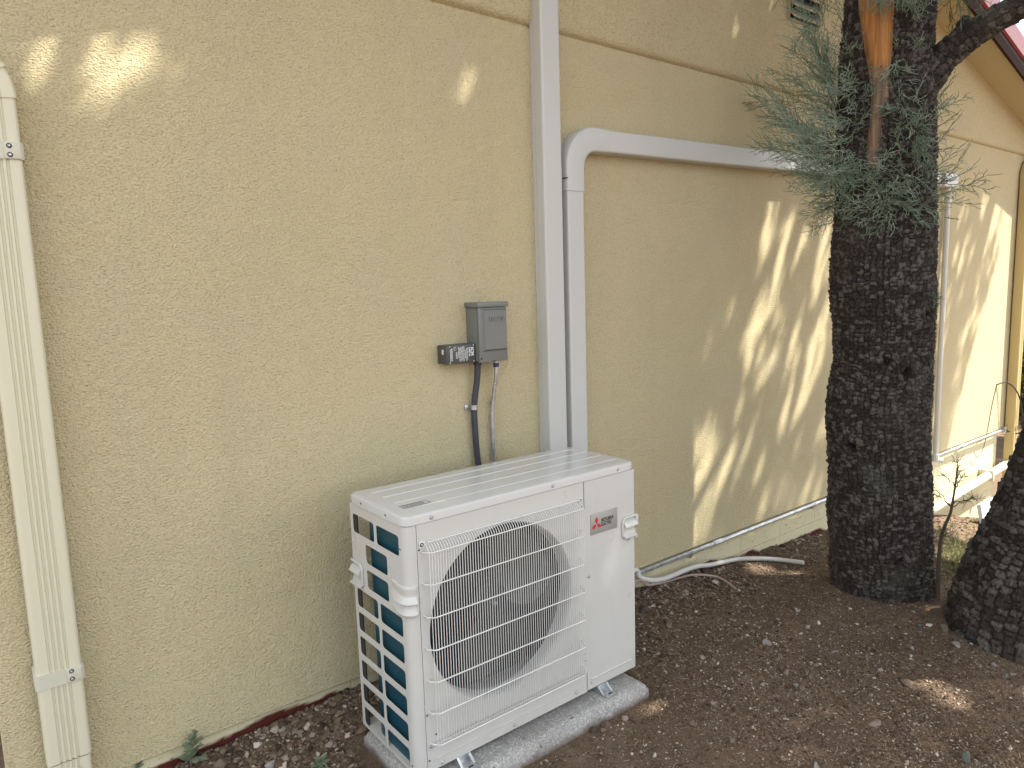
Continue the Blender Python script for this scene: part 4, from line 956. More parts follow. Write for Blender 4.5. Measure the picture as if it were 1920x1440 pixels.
# bare split wood
wp, wr_ = [], []
for (y, l, r, o) in ((330, 1628, 1646, -0.010), (300, 1626, 1650, 0.002), (250, 1632, 1656, 0.006), (205, 1637, 1664, 0.008), (165, 1634, 1664, 0.008), (120, 1627, 1669, 0.012), (60, 1618, 1671, 0.022), (0, 1613, 1674, 0.03)):
    c = hitplane((l + r) / 2, y, P0, NV); rt = np.interp(-y, [-r_[0] for r_ in rows], TR[:len(rows)]); off = (l + r) / 2 - np.interp(-y, [-r_[0] for r_ in rows], [(r_[1] + r_[2]) / 2 for r_ in rows])
    h = off * fwd_depth(c) / FPX; fd = math.sqrt(max(rt * rt - h * h, 0.001))
    v = unit(CAM - c); v[2] = 0; wp.append(c + v * (fd + 0.002 + o * 0.5)); wr_.append((r - l) / 2 * fwd_depth(c) / FPX)
wp += [wp[-1] + np.array([0, -0.05, 0.35]), wp[-1] + np.array([0.02, -0.12, 0.9])]; wr_ += [0.07, 0.05]
C, rr, q = resample(wp, wr_, 0.01); nu = 48; th = np.linspace(0, 2 * np.pi, nu, endpoint=False); n = len(C)
TH, Q = np.meshgrid(th, q); U = np.array([0.404, -0.915, 0]); W_ = -NV
gro = (fbm(TH * 6, Q * 1.2, 77, 3) - 0.44) * 0.016 + (fbm(TH * 20, Q * 1.5, 79, 2) - 0.37) * 0.005
V = C[:, None, :] + ((rr[:, None] + gro) * np.cos(TH))[..., None] * U + ((rr[:, None] * 0.75 + gro) * np.sin(TH))[..., None] * W_
ii = np.arange(n * nu).reshape(n, nu); i2 = np.roll(ii, -1, axis=1)
qg = np.interp(165, [0, 330], [0, 1])
tint = np.clip((C[:, 2].max() * 0 + (hitplane(1650, 150, P0, NV)[2] - C[:, 2])) / 0.10 + 0.4, 0, 1)[:, None] * np.ones_like(TH)
tint = np.clip(tint + (vnoise(TH * 2, Q * 3, 5) - 0.5) * 0.5 + (np.cos(TH) < -0.55) * 0.35, 0, 1)
npmesh('exposed_wood', V.reshape(-1, 3), np.stack([ii[:-1], i2[:-1], i2[1:], ii[1:]], -1).reshape(-1, 4), WOOD, tree1, True, {'tint': ('POINT', tint.ravel())})
# branch going off to the right, with its stub, and the limbs that carry the crown
def pl(px, py, back=0.0): c = hitplane(px, py, P0, NV); return c + unit(c - CAM) * back
bp = [pl(1700, 190), pl(1735, 150), pl(1765, 112), pl(1797, 84), pl(1828, 62), pl(1860, 41), pl(1925, 4), pl(2040, -70), pl(2250, -190), pl(2500, -330)]
bo = bark_tube('branch', bp, [0.075, 0.070, 0.060, 0.053, 0.049, 0.047, 0.046, 0.042, 0.036, 0.022], tree1, 0.005, 110, 0.030, 0.010, 5, lump=0.006)
bark_tube('stub', [pl(1785, 92), pl(1797, 66), pl(1812, 36), pl(1816, 28)], [0.030, 0.026, 0.020, 0.012], bo, 0.006, 50, 0.026, 0.007, 6, lump=0.004)
def limb(name, pts, r0, r1, parent, seed): return bark_tube(name, pts, list(np.linspace(r0, r1, len(pts))), parent, 0.02, 36, 0.03, 0.008, seed, lump=0.01)

# --- second juniper, nearer and leaning out of the frame
P2 = np.array([3.43, -1.24, 0.0]); N2 = unit(np.array([P2[0] - CAM[0], P2[1] - CAM[1], 0]))
rows2 = [(1330, 1775, 2085), (1240, 1770, 2078), (1200, 1772, 2072), (1167, 1781, 2066), (1147, 1788, 2063), (1070, 1821, 2062), (1010, 1853, 2070), (960, 1874, 2078), (840, 1926, 2105), (600, 2000, 2180), (200, 2140, 2300), (-300, 2320, 2460)]
T2P, T2R = [], []
for (y, l, r) in rows2:
    c = hitplane((l + r) / 2, y, P2, N2); T2P.append(c); T2R.append((r - l) / 2 * fwd_depth(c) / FPX * 0.93 - 0.018)
tree2 = empty('juniper_tree', tuple(P2), 'leaning juniper trunk with coarse checkered bark rising out of the right edge', 'tree', 'juniper trees')
bark_tube('trunk', T2P, T2R, tree2, 0.0055, 400, 0.031, 0.0165, 8, lump=0.02)

# --- green shoots round the first trunk
tw = Twigs()
def shoot(px, py, tx, ty, back=0.0, tback=None, tint=0.6, L=None, **kw):
    a = pl(px, py, back); b = pl(tx, ty, back if tback is None else tback); spray(tw, a, b - a, L or np.linalg.norm(b - a), tint, **kw)
# long ones reaching left over the wall
left = [(1590, 330, 1415, 205), (1588, 300, 1405, 170), (1588, 345, 1425, 250), (1600, 360, 1432, 335), (1590, 250, 1418, 95), (1592, 230, 1410, 60), (1590, 200, 1440, 45), (1588, 320, 1440, 290),
        (1600, 380, 1490, 400), (1595, 350, 1450, 240), (1595, 290, 1450, 130), (1590, 260, 1470, 160), (1590, 280, 1430, 215), (1592, 340, 1415, 245), (1595, 310, 1470, 190), (1590, 220, 1500, 70),
        (1585, 240, 1520, 40), (1595, 180, 1540, 20), (1588, 270, 1480, 110), (1592, 330, 1500, 230), (1598, 370, 1520, 330), (1600, 345, 1480, 310), (1590, 310, 1425, 190), (1590, 235, 1445, 110), (1586, 300, 1500, 270)]
for k, (x0, y0, x1, y1) in enumerate(left + [(a + rng.uniform(-10, 10), b + rng.uniform(-25, 25), c + rng.uniform(-10, 60), d + rng.uniform(-30, 40)) for (a, b, c, d) in left[::2]]):
    b = rng.uniform(-0.18, 0.22)
    shoot(x0 + rng.uniform(-6, 25), y0 + rng.uniform(-8, 8), x1, y1, b * 0.5, b + rng.uniform(-0.12, 0.10), tint=rng.uniform(0.50, 0.85), droop=rng.uniform(-0.1, 0.3))
# dense clumps on the left side, thinner further out
for k in range(110):
    x0 = rng.uniform(1575, 1640); y0 = rng.uniform(230, 385); a = rng.uniform(140, 255) if rng.random() < 0.8 else rng.uniform(0, 360); L = rng.uniform(50, 125)
    b = rng.uniform(-0.28, 0.16); shoot(x0, y0, x0 + L * math.cos(R_(a)), y0 - L * math.sin(R_(a)) * 0.9, b * 0.6, b + rng.uniform(-0.12, 0.08), tint=rng.uniform(0.45, 0.85))
# tufts over the front of the trunk: they start at its skin and stick out towards the viewer
def front_tuft(px, py, n, L, t0, t1, ydir=0.0, spread=1.0):
    c = pl(px, py); v = unit(CAM - c); v[2] = 0
    kk = np.interp(-py, [-r_[0] for r_ in rows], range(len(rows))); rt = np.interp(kk, range(len(rows)), TR[:len(rows)])
    lft = np.array([-0.404, 0.915, 0]) * -1
    off = (px - 1660) / 85.0; sk_ = c + v * (rt * math.sqrt(max(0.05, 1 - min(off * off, 0.95))) - 0.01)
    for _ in range(int(n * 1.45)):
        dd = v * rng.uniform(0.35, 1.0) + lft * rng.normal() * spread * 0.8 + np.array([0, 0, rng.normal() * 0.65 + ydir])
        spray(tw, sk_ + rng.normal(size=3) * 0.01, dd, rng.uniform(0.6, 1.15) * L, rng.uniform(t0, t1))
for (px_, py_, n_t, L_) in ((1600, 130, 7, .13), (1618, 165, 8, .14), (1600, 200, 7, .14), (1612, 235, 7, .14), (1595, 280, 7, .15), (1610, 320, 8, .15), (1622, 360, 9, .15), (1640, 345, 8, .13), (1660, 380, 9, .14), (1690, 385, 9, .14), (1722, 375, 9, .14), (1700, 340, 9, .14), (1735, 330, 8, .14),
                            (1690, 290, 8, .13), (1715, 260, 9, .14), (1735, 225, 8, .13), (1700, 230, 8, .13), (1690, 205, 6, .11), (1668, 145, 6, .11), (1692, 125, 6, .12), (1680, 170, 4, .09), (1655, 320, 5, .11), (1735, 290, 7, .13), (1600, 400, 6, .12), (1640, 400, 6, .13), (1720, 410, 6, .11), (1680, 405, 6, .12)):
    front_tuft(px_, py_, n_t, L_, 0.42, 0.95, -0.05)
# right side, sparser and longer
for (x0, y0, x1, y1) in ((1735, 360, 1838, 300), (1735, 370, 1850, 338), (1738, 350, 1830, 330), (1735, 380, 1825, 385), (1738, 330, 1800, 270), (1735, 300, 1795, 235), (1740, 210, 1800, 150), (1742, 190, 1812, 185), (1742, 170, 1770, 150), (1740, 250, 1790, 215), (1735, 340, 1845, 365), (1735, 400, 1790, 410), (1740, 280, 1785, 290), (1742, 230, 1765, 180), (1736, 320, 1780, 330)):
    shoot(x0, y0, x1, y1, rng.uniform(-0.06, 0.10), rng.uniform(-0.1, 0.2), tint=rng.uniform(0.28, 0.7), dens=0.75)
# small tuft on the trunk's right flank and the drooping sprays along the top edge
front_tuft(1733, 560, 12, 0.06, 0.3, 0.6)
for k in range(16):
    x0 = rng.uniform(1640, 1720); shoot(x0, -40, x0 + rng.uniform(-40, 50), rng.uniform(0, 26), -0.25, -0.30, tint=rng.uniform(0.4, 0.7))
for (x0, x1, y1) in ((1500, 1480, 40), (1530, 1510, 60), (1560, 1548, 70), (1545, 1575, 95), (1520, 1500, 25), (1580, 1590, 40), (1485, 1470, 12), (1560, 1530, 30)):
    shoot(x0, -60, x1, y1, 0.02, 0.05, tint=rng.uniform(0.4, 0.75))
for (x0, x1, y1) in ((1790, 1785, 60), (1800, 1790, 58), (1805, 1812, 42), (1830, 1845, 26), (1850, 1838, 24), (1780, 1760, 8), (1870, 1872, 10), (1815, 1795, 35)):
    shoot(x0, -50, x1, y1, -0.02, 0.0, tint=rng.uniform(0.15, 0.45), dens=0.9)
tw.build('shoots', JUNI, tree1)

# --- crown, well above the frame: unseen, shaped to shade the wall, its gaps cut along chosen sun rays
def wall_xz(px, py): P = hit(px, py, 1, 0.0); return P[0], P[2]
lit_w = []
def cap(px0, py0, px1, py1, wpx):
    a = wall_xz(px0, py0); b = wall_xz(px1, py1); d_ = fwd_depth(hit((px0 + px1) / 2, (py0 + py1) / 2, 1, 0.0)); lit_w.append((a[0], a[1], b[0], b[1], wpx / 2 * d_ / FPX * 1.25))
for c_ in ((1450, 372, 1432, 470, 16), (1490, 375, 1478, 430, 8), (1478, 430, 1452, 525, 14), (1462, 522, 1460, 538, 12), (1440, 565, 1398, 640, 30), (1420, 590, 1400, 632, 24), (1464, 590, 1462, 608, 10), (1432, 655, 1420, 688, 14), (1480, 668, 1470, 700, 9),
           (1540, 470, 1526, 560, 18), (1552, 420, 1548, 520, 18), (1556, 560, 1536, 640, 16), (1535, 600, 1515, 660, 12), (1526, 690, 1512, 740, 11), (1508, 750, 1476, 828, 11), (1548, 640, 1530, 700, 10), (1545, 820, 1552, 760, 10),
           (1310, 805, 1296, 870, 16), (1342, 790, 1330, 830, 14), (1390, 745, 1384, 770, 10), (1372, 835, 1326, 945, 26), (1342, 835, 1295, 925, 22), (1300, 880, 1285, 960, 18), (1330, 940, 1306, 1000, 22), (1428, 885, 1414, 922, 16), (1480, 905, 1470, 925, 14), (1528, 880, 1518, 910, 12),
           (1276, 800, 1262, 850, 16), (1258, 840, 1226, 910, 26), (1274, 780, 1270, 800, 14), (1184, 672, 1186, 690, 15), (1263, 505, 1258, 530, 12), (1322, 975, 1285, 1030, 20), (1358, 1020, 1340, 1050, 16), (1440, 930, 1425, 955, 14), (1490, 930, 1480, 950, 12), (1400, 940, 1385, 985, 14), (1460, 850, 1445, 900, 10), (1500, 820, 1490, 860, 8),
           (202, 130, 168, 192, 50), (192, 52, 198, 70, 44), (285, 110, 290, 142, 52), (70, 90, 55, 130, 28), (150, 60, 90, 60, 14), (734, 22, 726, 38, 20), (690, 40, 695, 46, 8), (882, 143, 862, 176, 22), (905, 135, 898, 142, 8), (1362, 5, 1350, 25, 12), (1372, 55, 1362, 85, 10),
           (1300, 525, 1290, 550, 9), (1330, 640, 1322, 660, 8), (1245, 505, 1262, 480, 8)):
    cap(*c_)
for k in range(14):     # broken light between the trunk and the vertical pipe
    x = rng.uniform(1744, 1770); y = rng.uniform(360, 860); cap(x, y, x - 8, y + 40, 7)
for k in range(16):
    x = rng.uniform(1775, 1835); y = rng.uniform(330, 640); cap(x, y, x - 10, y + 34, 6)
for k in range(34):      # finer flecks of the same light
    x = rng.normal(1455, 55); y = rng.uniform(400, 960); L_ = rng.uniform(14, 50); cap(x, y, x - L_ * 0.30, y + L_, rng.uniform(5, 10))
for k in range(24):
    x = rng.normal(1310, 42); y = rng.uniform(770, 1010); L_ = rng.uniform(14, 46); cap(x, y, x - L_ * 0.42, y + L_, rng.uniform(5, 11))
for k in range(10):
    x = rng.normal(1525, 22); y = rng.uniform(420, 860); L_ = rng.uniform(20, 60); cap(x, y, x - L_ * 0.24, y + L_, rng.uniform(6, 11))
lw = np.array(lit_w)
bA = wall_xz(1842, 455); bB = wall_xz(1768, 900)
lit_g = []
for (px_, py_, r_) in ((1240, 1332, 0.05), (1245, 1100, 0.07), (1275, 1120, 0.05), (1330, 1066, 0.05), (1430, 1068, 0.08), (1490, 1075, 0.05), (1545, 1090, 0.07), (1765, 1298, 0.045), (1735, 1285, 0.03), (1800, 1318, 0.025), (1520, 1085, 0.05), (1800, 1045, 0.18), (1830, 1010, 0.2), (1770, 990, 0.12), (1850, 1000, 0.2), (1770, 1150, 0.05)):
    P = gpoint(px_, py_); lit_g.append((P[0], P[1], r_))
lg = np.array(lit_g)
def is_lit(P, grow):
    t = P[:, 1] / SUN[1]; Q = P - SUN * t[:, None]; qx, qz = Q[:, 0], Q[:, 2]
    out = np.zeros(len(P), bool)
    for (ax, az, bx_, bz, r) in lw:
        dx, dz = bx_ - ax, bz - az; tt = np.clip(((qx - ax) * dx + (qz - az) * dz) / (dx * dx + dz * dz + 1e-9), 0, 1)
        out |= np.hypot(qx - ax - tt * dx, qz - az - tt * dz) < r + grow
    xb = bA[0] + (bB[0] - bA[0]) * (bA[1] - qz) / (bA[1] - bB[1])
    su = (qx * 0.86 - qz * 0.51) ; sv_ = qx * 0.51 + qz * 0.86       # across and along the light's fall on the wall
    xb = xb + 0.12 + (fbm(su * 9, sv_ * 1.3, 3, 3) - 0.44) * 1.5
    out |= (qx > xb) & (qz > -1.2) & (qz < 4)
    for (gx_, gy_, r) in lg:
        z = float(gh(gx_, gy_)); t = (P[:, 2] - z) / SUN[2]; G = P - SUN * t[:, None]; out |= np.hypot(G[:, 0] - gx_, (G[:, 1] - gy_)) < r + grow
    # one soft patch on the unit's service panel
    for (ax, az, r) in ((hit(1005, 1190, 1, -0.47)[0], hit(1005, 1190, 1, -0.47)[2], 0.030),):       # a fleck that reaches the fan through its guard
        t = (P[:, 1] + 0.47) / SUN[1]; G = P - SUN * t[:, None]; out |= np.hypot(G[:, 0] - ax, G[:, 2] - az) < r + grow
    for (ax, az, r) in ((1.80, 0.545, 0.022), (1.785, 0.50, 0.016)):
        t = (P[:, 1] - YF) / SUN[1]; G = P - SUN * t[:, None]; out |= np.hypot(G[:, 0] - ax, (G[:, 2] - az) * 0.6) < r + grow
    return out
def crown(centres, n, seed, parent):
    r = np.random.default_rng(seed); cs = np.array(centres, float); pick = r.integers(0, len(cs), n)
    v = r.normal(size=(n, 3)); v /= np.linalg.norm(v, axis=1)[:, None]; P = cs[pick, :3] + v * (cs[pick, 3] * r.random(n) ** 0.45)[:, None] * np.array([1, 1, 0.62])
    P = P[(P[:, 1] < -0.42 - np.clip(P[:, 2] - 3.9, -9, 0) * 0) & (P[:, 2] > 3.15)]
    lit = is_lit(P, 0.024); P = P[~lit | (r.random(len(P)) < 0.035)]; m = len(P)
    d = r.normal(size=(m, 3)); d[:, 2] -= 0.2; d /= np.linalg.norm(d, axis=1)[:, None]; s = np.cross(d, r.normal(size=(m, 3))); s /= np.linalg.norm(s, axis=1)[:, None]
    L = r.uniform(0.035, 0.075, m)[:, None]; Wd = r.uniform(0.010, 0.022, m)[:, None]; nn = np.cross(d, s)
    a = P - d * L; c = P + d * L; b = P + s * Wd + nn * 0.006; e = P - s * Wd + nn * 0.006
    V = np.stack([a, b, c, e], 1).reshape(-1, 3); F = np.arange(m * 4).reshape(m, 4)
    return npmesh('crown', V, F, CROWNM, parent, False, {'tint': ('FACE', r.random(m))})
c1_ = [(3.2, -1.3, 5.0, 1.5), (2.2, -1.5, 4.9, 1.4), (4.3, -1.5, 5.1, 1.5), (1.6, -2.2, 5.3, 1.3), (3.0, -2.4, 5.4, 1.5), (2.6, -1.0, 4.3, 1.0), (3.7, -0.9, 4.4, 1.0), (4.8, -1.1, 4.7, 1.1), (1.3, -1.3, 4.6, 0.9), (3.4, -1.6, 6.2, 1.6)]
c2_ = [(5.4, -2.2, 4.9, 1.5), (4.6, -2.8, 5.2, 1.5), (6.3, -2.4, 5.1, 1.3), (5.6, -3.4, 5.4, 1.5), (3.8, -3.6, 5.5, 1.5), (5.5, -1.5, 4.7, 1.1), (2.6, -3.4, 5.6, 1.4), (6.6, -1.6, 5.1, 0.9), (7.7, -1.35, 5.2, 0.9), (7.5, -2.1, 5.3, 1.1), (8.3, -1.7, 5.4, 0.8), (7.2, -1.2, 5.6, 0.9), (4.9, -2.3, 6.3, 1.5), (6.7, -3.2, 5.2, 1.2), (1.9, -3.0, 5.4, 1.2)]  # clusters at the far right are added to shade the wall's far end
crown(c1_, 60000, 21, tree1); crown(c2_, 80000, 22, tree2)
T1E = np.array(TP[-1]); T2E = np.array(T2P[-1])
for k, c_ in enumerate(c1_[:8]):
    e = np.array(c_[:3]); s0 = np.array(TP[-3 + (k % 2)]); limb('limb', [s0, s0 * 0.5 + e * 0.5 + np.array([0, 0, 0.18]), e], 0.05, 0.012, tree1, 40 + k)
for k, c_ in enumerate(c2_[:8]):
    e = np.array(c_[:3]); s0 = np.array(T2P[-1]) - np.array([0, 0, 0.1]); limb('limb', [s0, s0 * 0.5 + e * 0.5 + np.array([0, 0, 0.2]), e], 0.06, 0.014, tree2, 60 + k)

# ------------------------------------------------------------------ sapling, grass, weeds, shrub
sp = gpoint(1757, 1122); sap = empty('sapling', tuple(sp), 'thin leafless sapling with dry twigs between the two juniper trunks', 'sapling')
n_s = unit(np.array([sp[0] - CAM[0], sp[1] - CAM[1], 0]))
def ss(px, py, b=0.0): c = hitplane(px, py, sp, n_s); return c + n_s * b
SAPM = simple('sapling bark', (0.10, 0.068, 0.045), 0.8, var=0.2); tm_ = MB()
tm_.tube(bez([ss(1757, 1126), ss(1760, 1070), ss(1763, 1020), ss(1770, 990), ss(1782, 962), ss(1787, 935), ss(1792, 905), ss(1795, 876)], 4), list(np.linspace(0.011, 0.003, 29)), 7)
st_ = tm_.build('stem', SAPM, sap)
tws = Twigs()
for (x0, y0, x1, y1) in ((1785, 952, 1750, 925), (1785, 952, 1745, 917), (1791, 915, 1767, 898), (1792, 914, 1810, 895), (1787, 945, 1838, 935), (1787, 950, 1825, 940), (1763, 1015, 1775, 1000), (1794, 890, 1795, 872), (1765, 1008, 1768, 985)):
    a = ss(x0, y0); b = ss(x1, y1, rng.uniform(-0.08, 0.08)); n = 7; prev = a
    for k in range(1, n + 1):
        q_ = a + (b - a) * k / n + np.array([0, 0, 0.012 * math.sin(k / n * 3)]) + rng.normal(size=3) * 0.004; tws.seg(prev, q_, 0.0032 * (1 - 0.6 * k / n), 0.0030 * (1 - 0.6 * k / n), 0.15)
        if k > 2:
            for _ in range(4 if k > 4 else 2):
                d = unit((b - a) + rng.normal(size=3) * 0.13 + np.array([0, 0, 0.06])); tws.seg(q_, q_ + d * rng.uniform(0.02, 0.055), 0.0011, 0.0007, rng.uniform(0.15, 0.4))
        prev = q_
tws.build('twigs', JUNI, sap); tws = Twigs()
for k in range(90):    # dry needles at the tip and knee
    c = ss(1795, rng.uniform(872, 905)) if k < 40 else ss(rng.uniform(1764, 1800), rng.uniform(980, 1035), rng.uniform(-0.08, 0.08))
    d = unit(rng.normal(size=3) + np.array([0, 0, 0.5])); tws.seg(c, c + d * rng.uniform(0.02, 0.06), 0.0010, 0.0006, rng.uniform(0.2, 0.55))
tws.build('needles', JUNI, sap)
def m_blade():
    t = NT('grass blades'); return t.out(t.ramp(t.attr('tint'), [(0, (0.30, 0.24, 0.12)), (0.4, (0.20, 0.20, 0.08)), (1, (0.13, 0.20, 0.06))]), 0.7, 0, None, 0.2)
gs = Twigs()
for k in range(520):
    px_ = rng.normal(1800, 34); py_ = rng.normal(1050, 24); P = gpoint(px_, py_); P[2] -= 0.01
    d = unit(rng.normal(size=3) * 0.8 + np.array([0, 0, 0.9])); L = rng.uniform(0.05, 0.15); m_ = P + d * L * 0.6; t_ = rng.uniform(0.25, 1.0)
    gs.seg(P, m_, 0.0016, 0.0013, t_); gs.seg(m_, m_ + unit(d + rng.normal(size=3) * 0.4 + np.array([0, 0, -0.5])) * L * 0.5, 0.0013, 0.0005, t_)
tag(gs.build('grass', m_blade()), 'patch of thin pale green grass behind the sapling', 'grass', kind='stuff')

LEAFM = m_var('weed leaf', (0.17, 0.21, 0.13), (0.28, 0.33, 0.23), 0.6, bump=0.2)
def leaf_mesh(mb, root, direc, up, L, Wd, cup=0.25):
    d = unit(np.array(direc, float)); s = unit(np.cross(d, np.array(up, float))); n = np.cross(s, d); V = []; F = []
    for i in range(6):
        f = i / 5; w_ = Wd * math.sin(math.pi * min(0.97, 0.06 + f * 0.94)) ** 0.75; c = np.array(root) + d * L * f - n * (-0.25 * L * f * f) * -1
        V += [c - s * w_ + n * cup * w_, c - n * 0.0, c + s * w_ + n * cup * w_]
    for i in range(5):
        b = i * 3; F += [(b, b + 1, b + 4, b + 3), (b + 1, b + 2, b + 5, b + 4)]
    mb.add(V, F, True)
def weed(px, py, H, nl, L, label, stalk=0.0, cat='weed', mat=None, seed=0, sparse=False):
    r = np.random.default_rng(seed); P = gpoint(px, py); e = empty('weed', tuple(P), label, cat, 'weeds at the foot of the wall')
    stm = MB(); pts = [P + np.array([0, 0, -0.01]), P + np.array([r.normal() * 0.01, r.normal() * 0.01, H * 0.5]), P + np.array([r.normal() * 0.02, r.normal() * 0.02, H])]
    if stalk: pts.append(pts[-1] + np.array([r.normal() * 0.01, r.normal() * 0.01, stalk]))
    stm.tube(bez(pts, 4), 0.0022 if not sparse else 0.0013, 6).build('stem', LEAFM if not sparse else SAPM, e)
    if stalk:
        sd = Twigs(); tp = pts[-1]
        for k in range(26):
            c = tp - np.array([0, 0, r.uniform(0, 0.03)]); sd.seg(c, c + unit(r.normal(size=3) + np.array([0, 0, 0.4])) * 0.007, 0.0016, 0.001, 0.35)
        sd.build('seed_head', JUNI, e)
    for k in range(nl):
        lf = MB(); f = (k + 0.5) / nl; c = P + (np.array(pts[2]) - P) * (0.1 + 0.9 * f); a = k * 2.4 + r.uniform(-0.3, 0.3); el_ = R_(r.uniform(0, 30) + 45 * f)
        d = np.array([math.cos(a) * math.cos(el_), math.sin(a) * math.cos(el_), math.sin(el_)]); leaf_mesh(lf, c, d, (0, 0, 1), L * r.uniform(0.7, 1.15) * (1 - 0.3 * f), L * 0.30 * (1 - 0.25 * f))
        o = lf.build('leaf', LEAFM, e); a_ = o.data.attributes.new('tint', 'FLOAT', 'POINT'); a_.data.foreach_set('value', np.full(len(o.data.vertices), r.random(), np.float32))
weed(358, 1436, 0.105, 14, 0.048, 'leafiest grey green weed against the wall near the downspout', 0.022, seed=1)
weed(259, 1456, 0.060, 9, 0.048, 'weed with one tall seed stalk between the downspout and the leafiest weed', 0.085, seed=2)
weed(597, 1452, 0.05, 11, 0.042, 'low leafy weed on the gravel left of the heat pump', 0.0, seed=3)
weed(196, 1458, 0.10, 5, 0.022, 'spindly dry weed right beside the foot of the downspout', 0.06, seed=4, sparse=True)
weed(142, 1468, 0.07, 5, 0.045, 'weed in front of the foot of the downspout', 0.03, seed=5)
sh0 = np.array([6.75, -0.62, float(gh(6.75, -0.62))]); shb = empty('shrub', tuple(sh0), 'small leafy shrub beside the far downspout behind the leaning trunk', 'shrub')
SHL = m_var('shrub leaf', (0.05, 0.075, 0.025), (0.11, 0.13, 0.05), 0.5, bump=0); lv = MB(); sb = MB()
rs = np.random.default_rng(9)
for k in range(11):
    tip = sh0 + np.array([rs.normal() * 0.26, rs.normal() * 0.14, rs.uniform(0.45, 0.86)]); pts = bez([sh0, sh0 * 0.5 + tip * 0.5 + rs.normal(size=3) * 0.03, tip], 6); sb.tube(pts, list(np.linspace(0.006, 0.002, len(pts))), 5)
    for q_ in pts[3:]:
        for _ in range(3):
            d = unit(rs.normal(size=3)); leaf_mesh(lv, q_, d, unit(rs.normal(size=3)), rs.uniform(0.025, 0.045), rs.uniform(0.008, 0.013))
sb.build('stems', SAPM, shb); lo = lv.build('leaves', SHL, shb); a_ = lo.data.attributes.new('tint', 'FLOAT', 'POINT'); a_.data.foreach_set('value', np.repeat(rs.random(len(lo.data.vertices) // 18), 18).astype(np.float32))
# bushes past the far corner and trees round the yard
def bush(name, c, r, h, n, label, cat, seed, trunk=False, leaf=0.08, group='trees and bushes beyond the house'):
    rb = np.random.default_rng(seed); z = float(gh(c[0], c[1])); e = empty(name, (c[0], c[1], z), label, cat, group)
    cs = [(c[0] + rb.normal() * r * 0.4, c[1] + rb.normal() * r * 0.4, z + h * rb.uniform(0.3 if trunk else 0.15, 0.85), r * rb.uniform(0.35, 0.6)) for _ in range(14)]; cs = np.array(cs); pick = rb.integers(0, 14, n)
    v = rb.normal(size=(n, 3)); v /= np.linalg.norm(v, axis=1)[:, None]; P = cs[pick, :3] + v * (cs[pick, 3] * rb.random(n) ** 0.4)[:, None]; P[:, 2] = np.maximum(P[:, 2], z + 0.02)
    d = rb.normal(size=(n, 3)); d /= np.linalg.norm(d, axis=1)[:, None]; s = np.cross(d, rb.normal(size=(n, 3))); s /= np.linalg.norm(s, axis=1)[:, None]; nn = np.cross(d, s)
    L = rb.uniform(0.6, 1.2, n)[:, None] * leaf; V = np.stack([P - d * L, P + s * L * 0.4 + nn * L * 0.1, P + d * L, P - s * L * 0.4 + nn * L * 0.1], 1).reshape(-1, 3)
    npmesh('foliage', V, np.arange(n * 4).reshape(n, 4), BUSHM, e, False, {'tint': ('FACE', rb.random(n))})
    MB().tube([(c[0], c[1], z - 0.1), (c[0] + 0.05, c[1], z + h * 0.4), (c[0], c[1] + 0.05, z + h * 0.75)], [0.06 * h / 2, 0.045 * h / 2, 0.02], 8).build('trunk', SAPM, e)
BUSHM = m_var('bush leaf', (0.045, 0.07, 0.025), (0.12, 0.15, 0.06), 0.6, bump=0)
bush('bush', (12.5, 0.6), 1.3, 2.2, 9000, 'rounded green bush past the far corner of the house', 'bush', 31)
bush('bush', (16.0, 2.5), 1.8, 2.4, 9000, 'wider green bush further off past the far corner', 'bush', 32)

# ------------------------------------------------------------------ stones, gravel, litter
STONEM = {k: m_var(k + ' stone', a, b, 0.85, bump=0.5, bscale=90, bdist=0.004) for k, a, b in (('brown', (0.14, 0.10, 0.078), (0.22, 0.165, 0.13)), ('grey', (0.22, 0.20, 0.18), (0.33, 0.31, 0.28)), ('white', (0.46, 0.42, 0.37), (0.58, 0.54, 0.48)), ('dark', (0.060, 0.045, 0.038), (0.11, 0.08, 0.065)), ('pink', (0.22, 0.165, 0.135), (0.28, 0.22, 0.185)), ('green', (0.10, 0.125, 0.10), (0.14, 0.165, 0.135)))}
def stone(px, py, wpx, hpx, kind, label, seed, tilt=0.0, group=None):
    P = gpoint(px, py + hpx * 0.25); d_ = fwd_depth(P); sx = wpx / 2 * d_ / FPX; sz = max(hpx / 2 * d_ / FPX, 0.25 * sx); r = np.random.default_rng(seed)
    bm = bmesh.new(); bmesh.ops.create_icosphere(bm, subdivisions=3, radius=1.0); ph = r.uniform(0, 50)
    cuts = r.normal(size=(9, 3)); cuts /= np.linalg.norm(cuts, axis=1)[:, None]; lim_ = r.uniform(0.45, 0.8, 9); yaw = r.uniform(0, 6.28)
    for v in bm.verts:
        p = np.array(v.co)
        for c, l_ in zip(cuts, lim_):
            o = np.dot(p, c)
            if o > l_: p = p - c * (o - l_)
        p = p * (1 + 0.10 * (float(vnoise(p[0] * 3 + ph, p[1] * 3 + p[2] * 2, seed)) - 0.5))
        x, y = p[0] * math.cos(yaw) - p[1] * math.sin(yaw), p[0] * math.sin(yaw) + p[1] * math.cos(yaw)
        v.co = Vector((x * sx * 1.15, y * sx * 0.95, p[2] * sz * 1.2 + x * sx * tilt))
    me = bpy.data.meshes.new('stone'); bm.to_mesh(me); bm.free()
    o = link('stone', me, STONEM[kind], None, True); o.location = (P[0], P[1], float(gh(P[0], P[1])) + sz * 0.35)
    try: me.set_sharp_from_angle(angle=R_(28))
    except Exception: pass
    a_ = me.attributes.new('tint', 'FLOAT', 'POINT'); a_.data.foreach_set('value', np.full(len(me.vertices), r.random(), np.float32))
    return tag(o, label, 'stone', group or 'loose stones on the dirt')
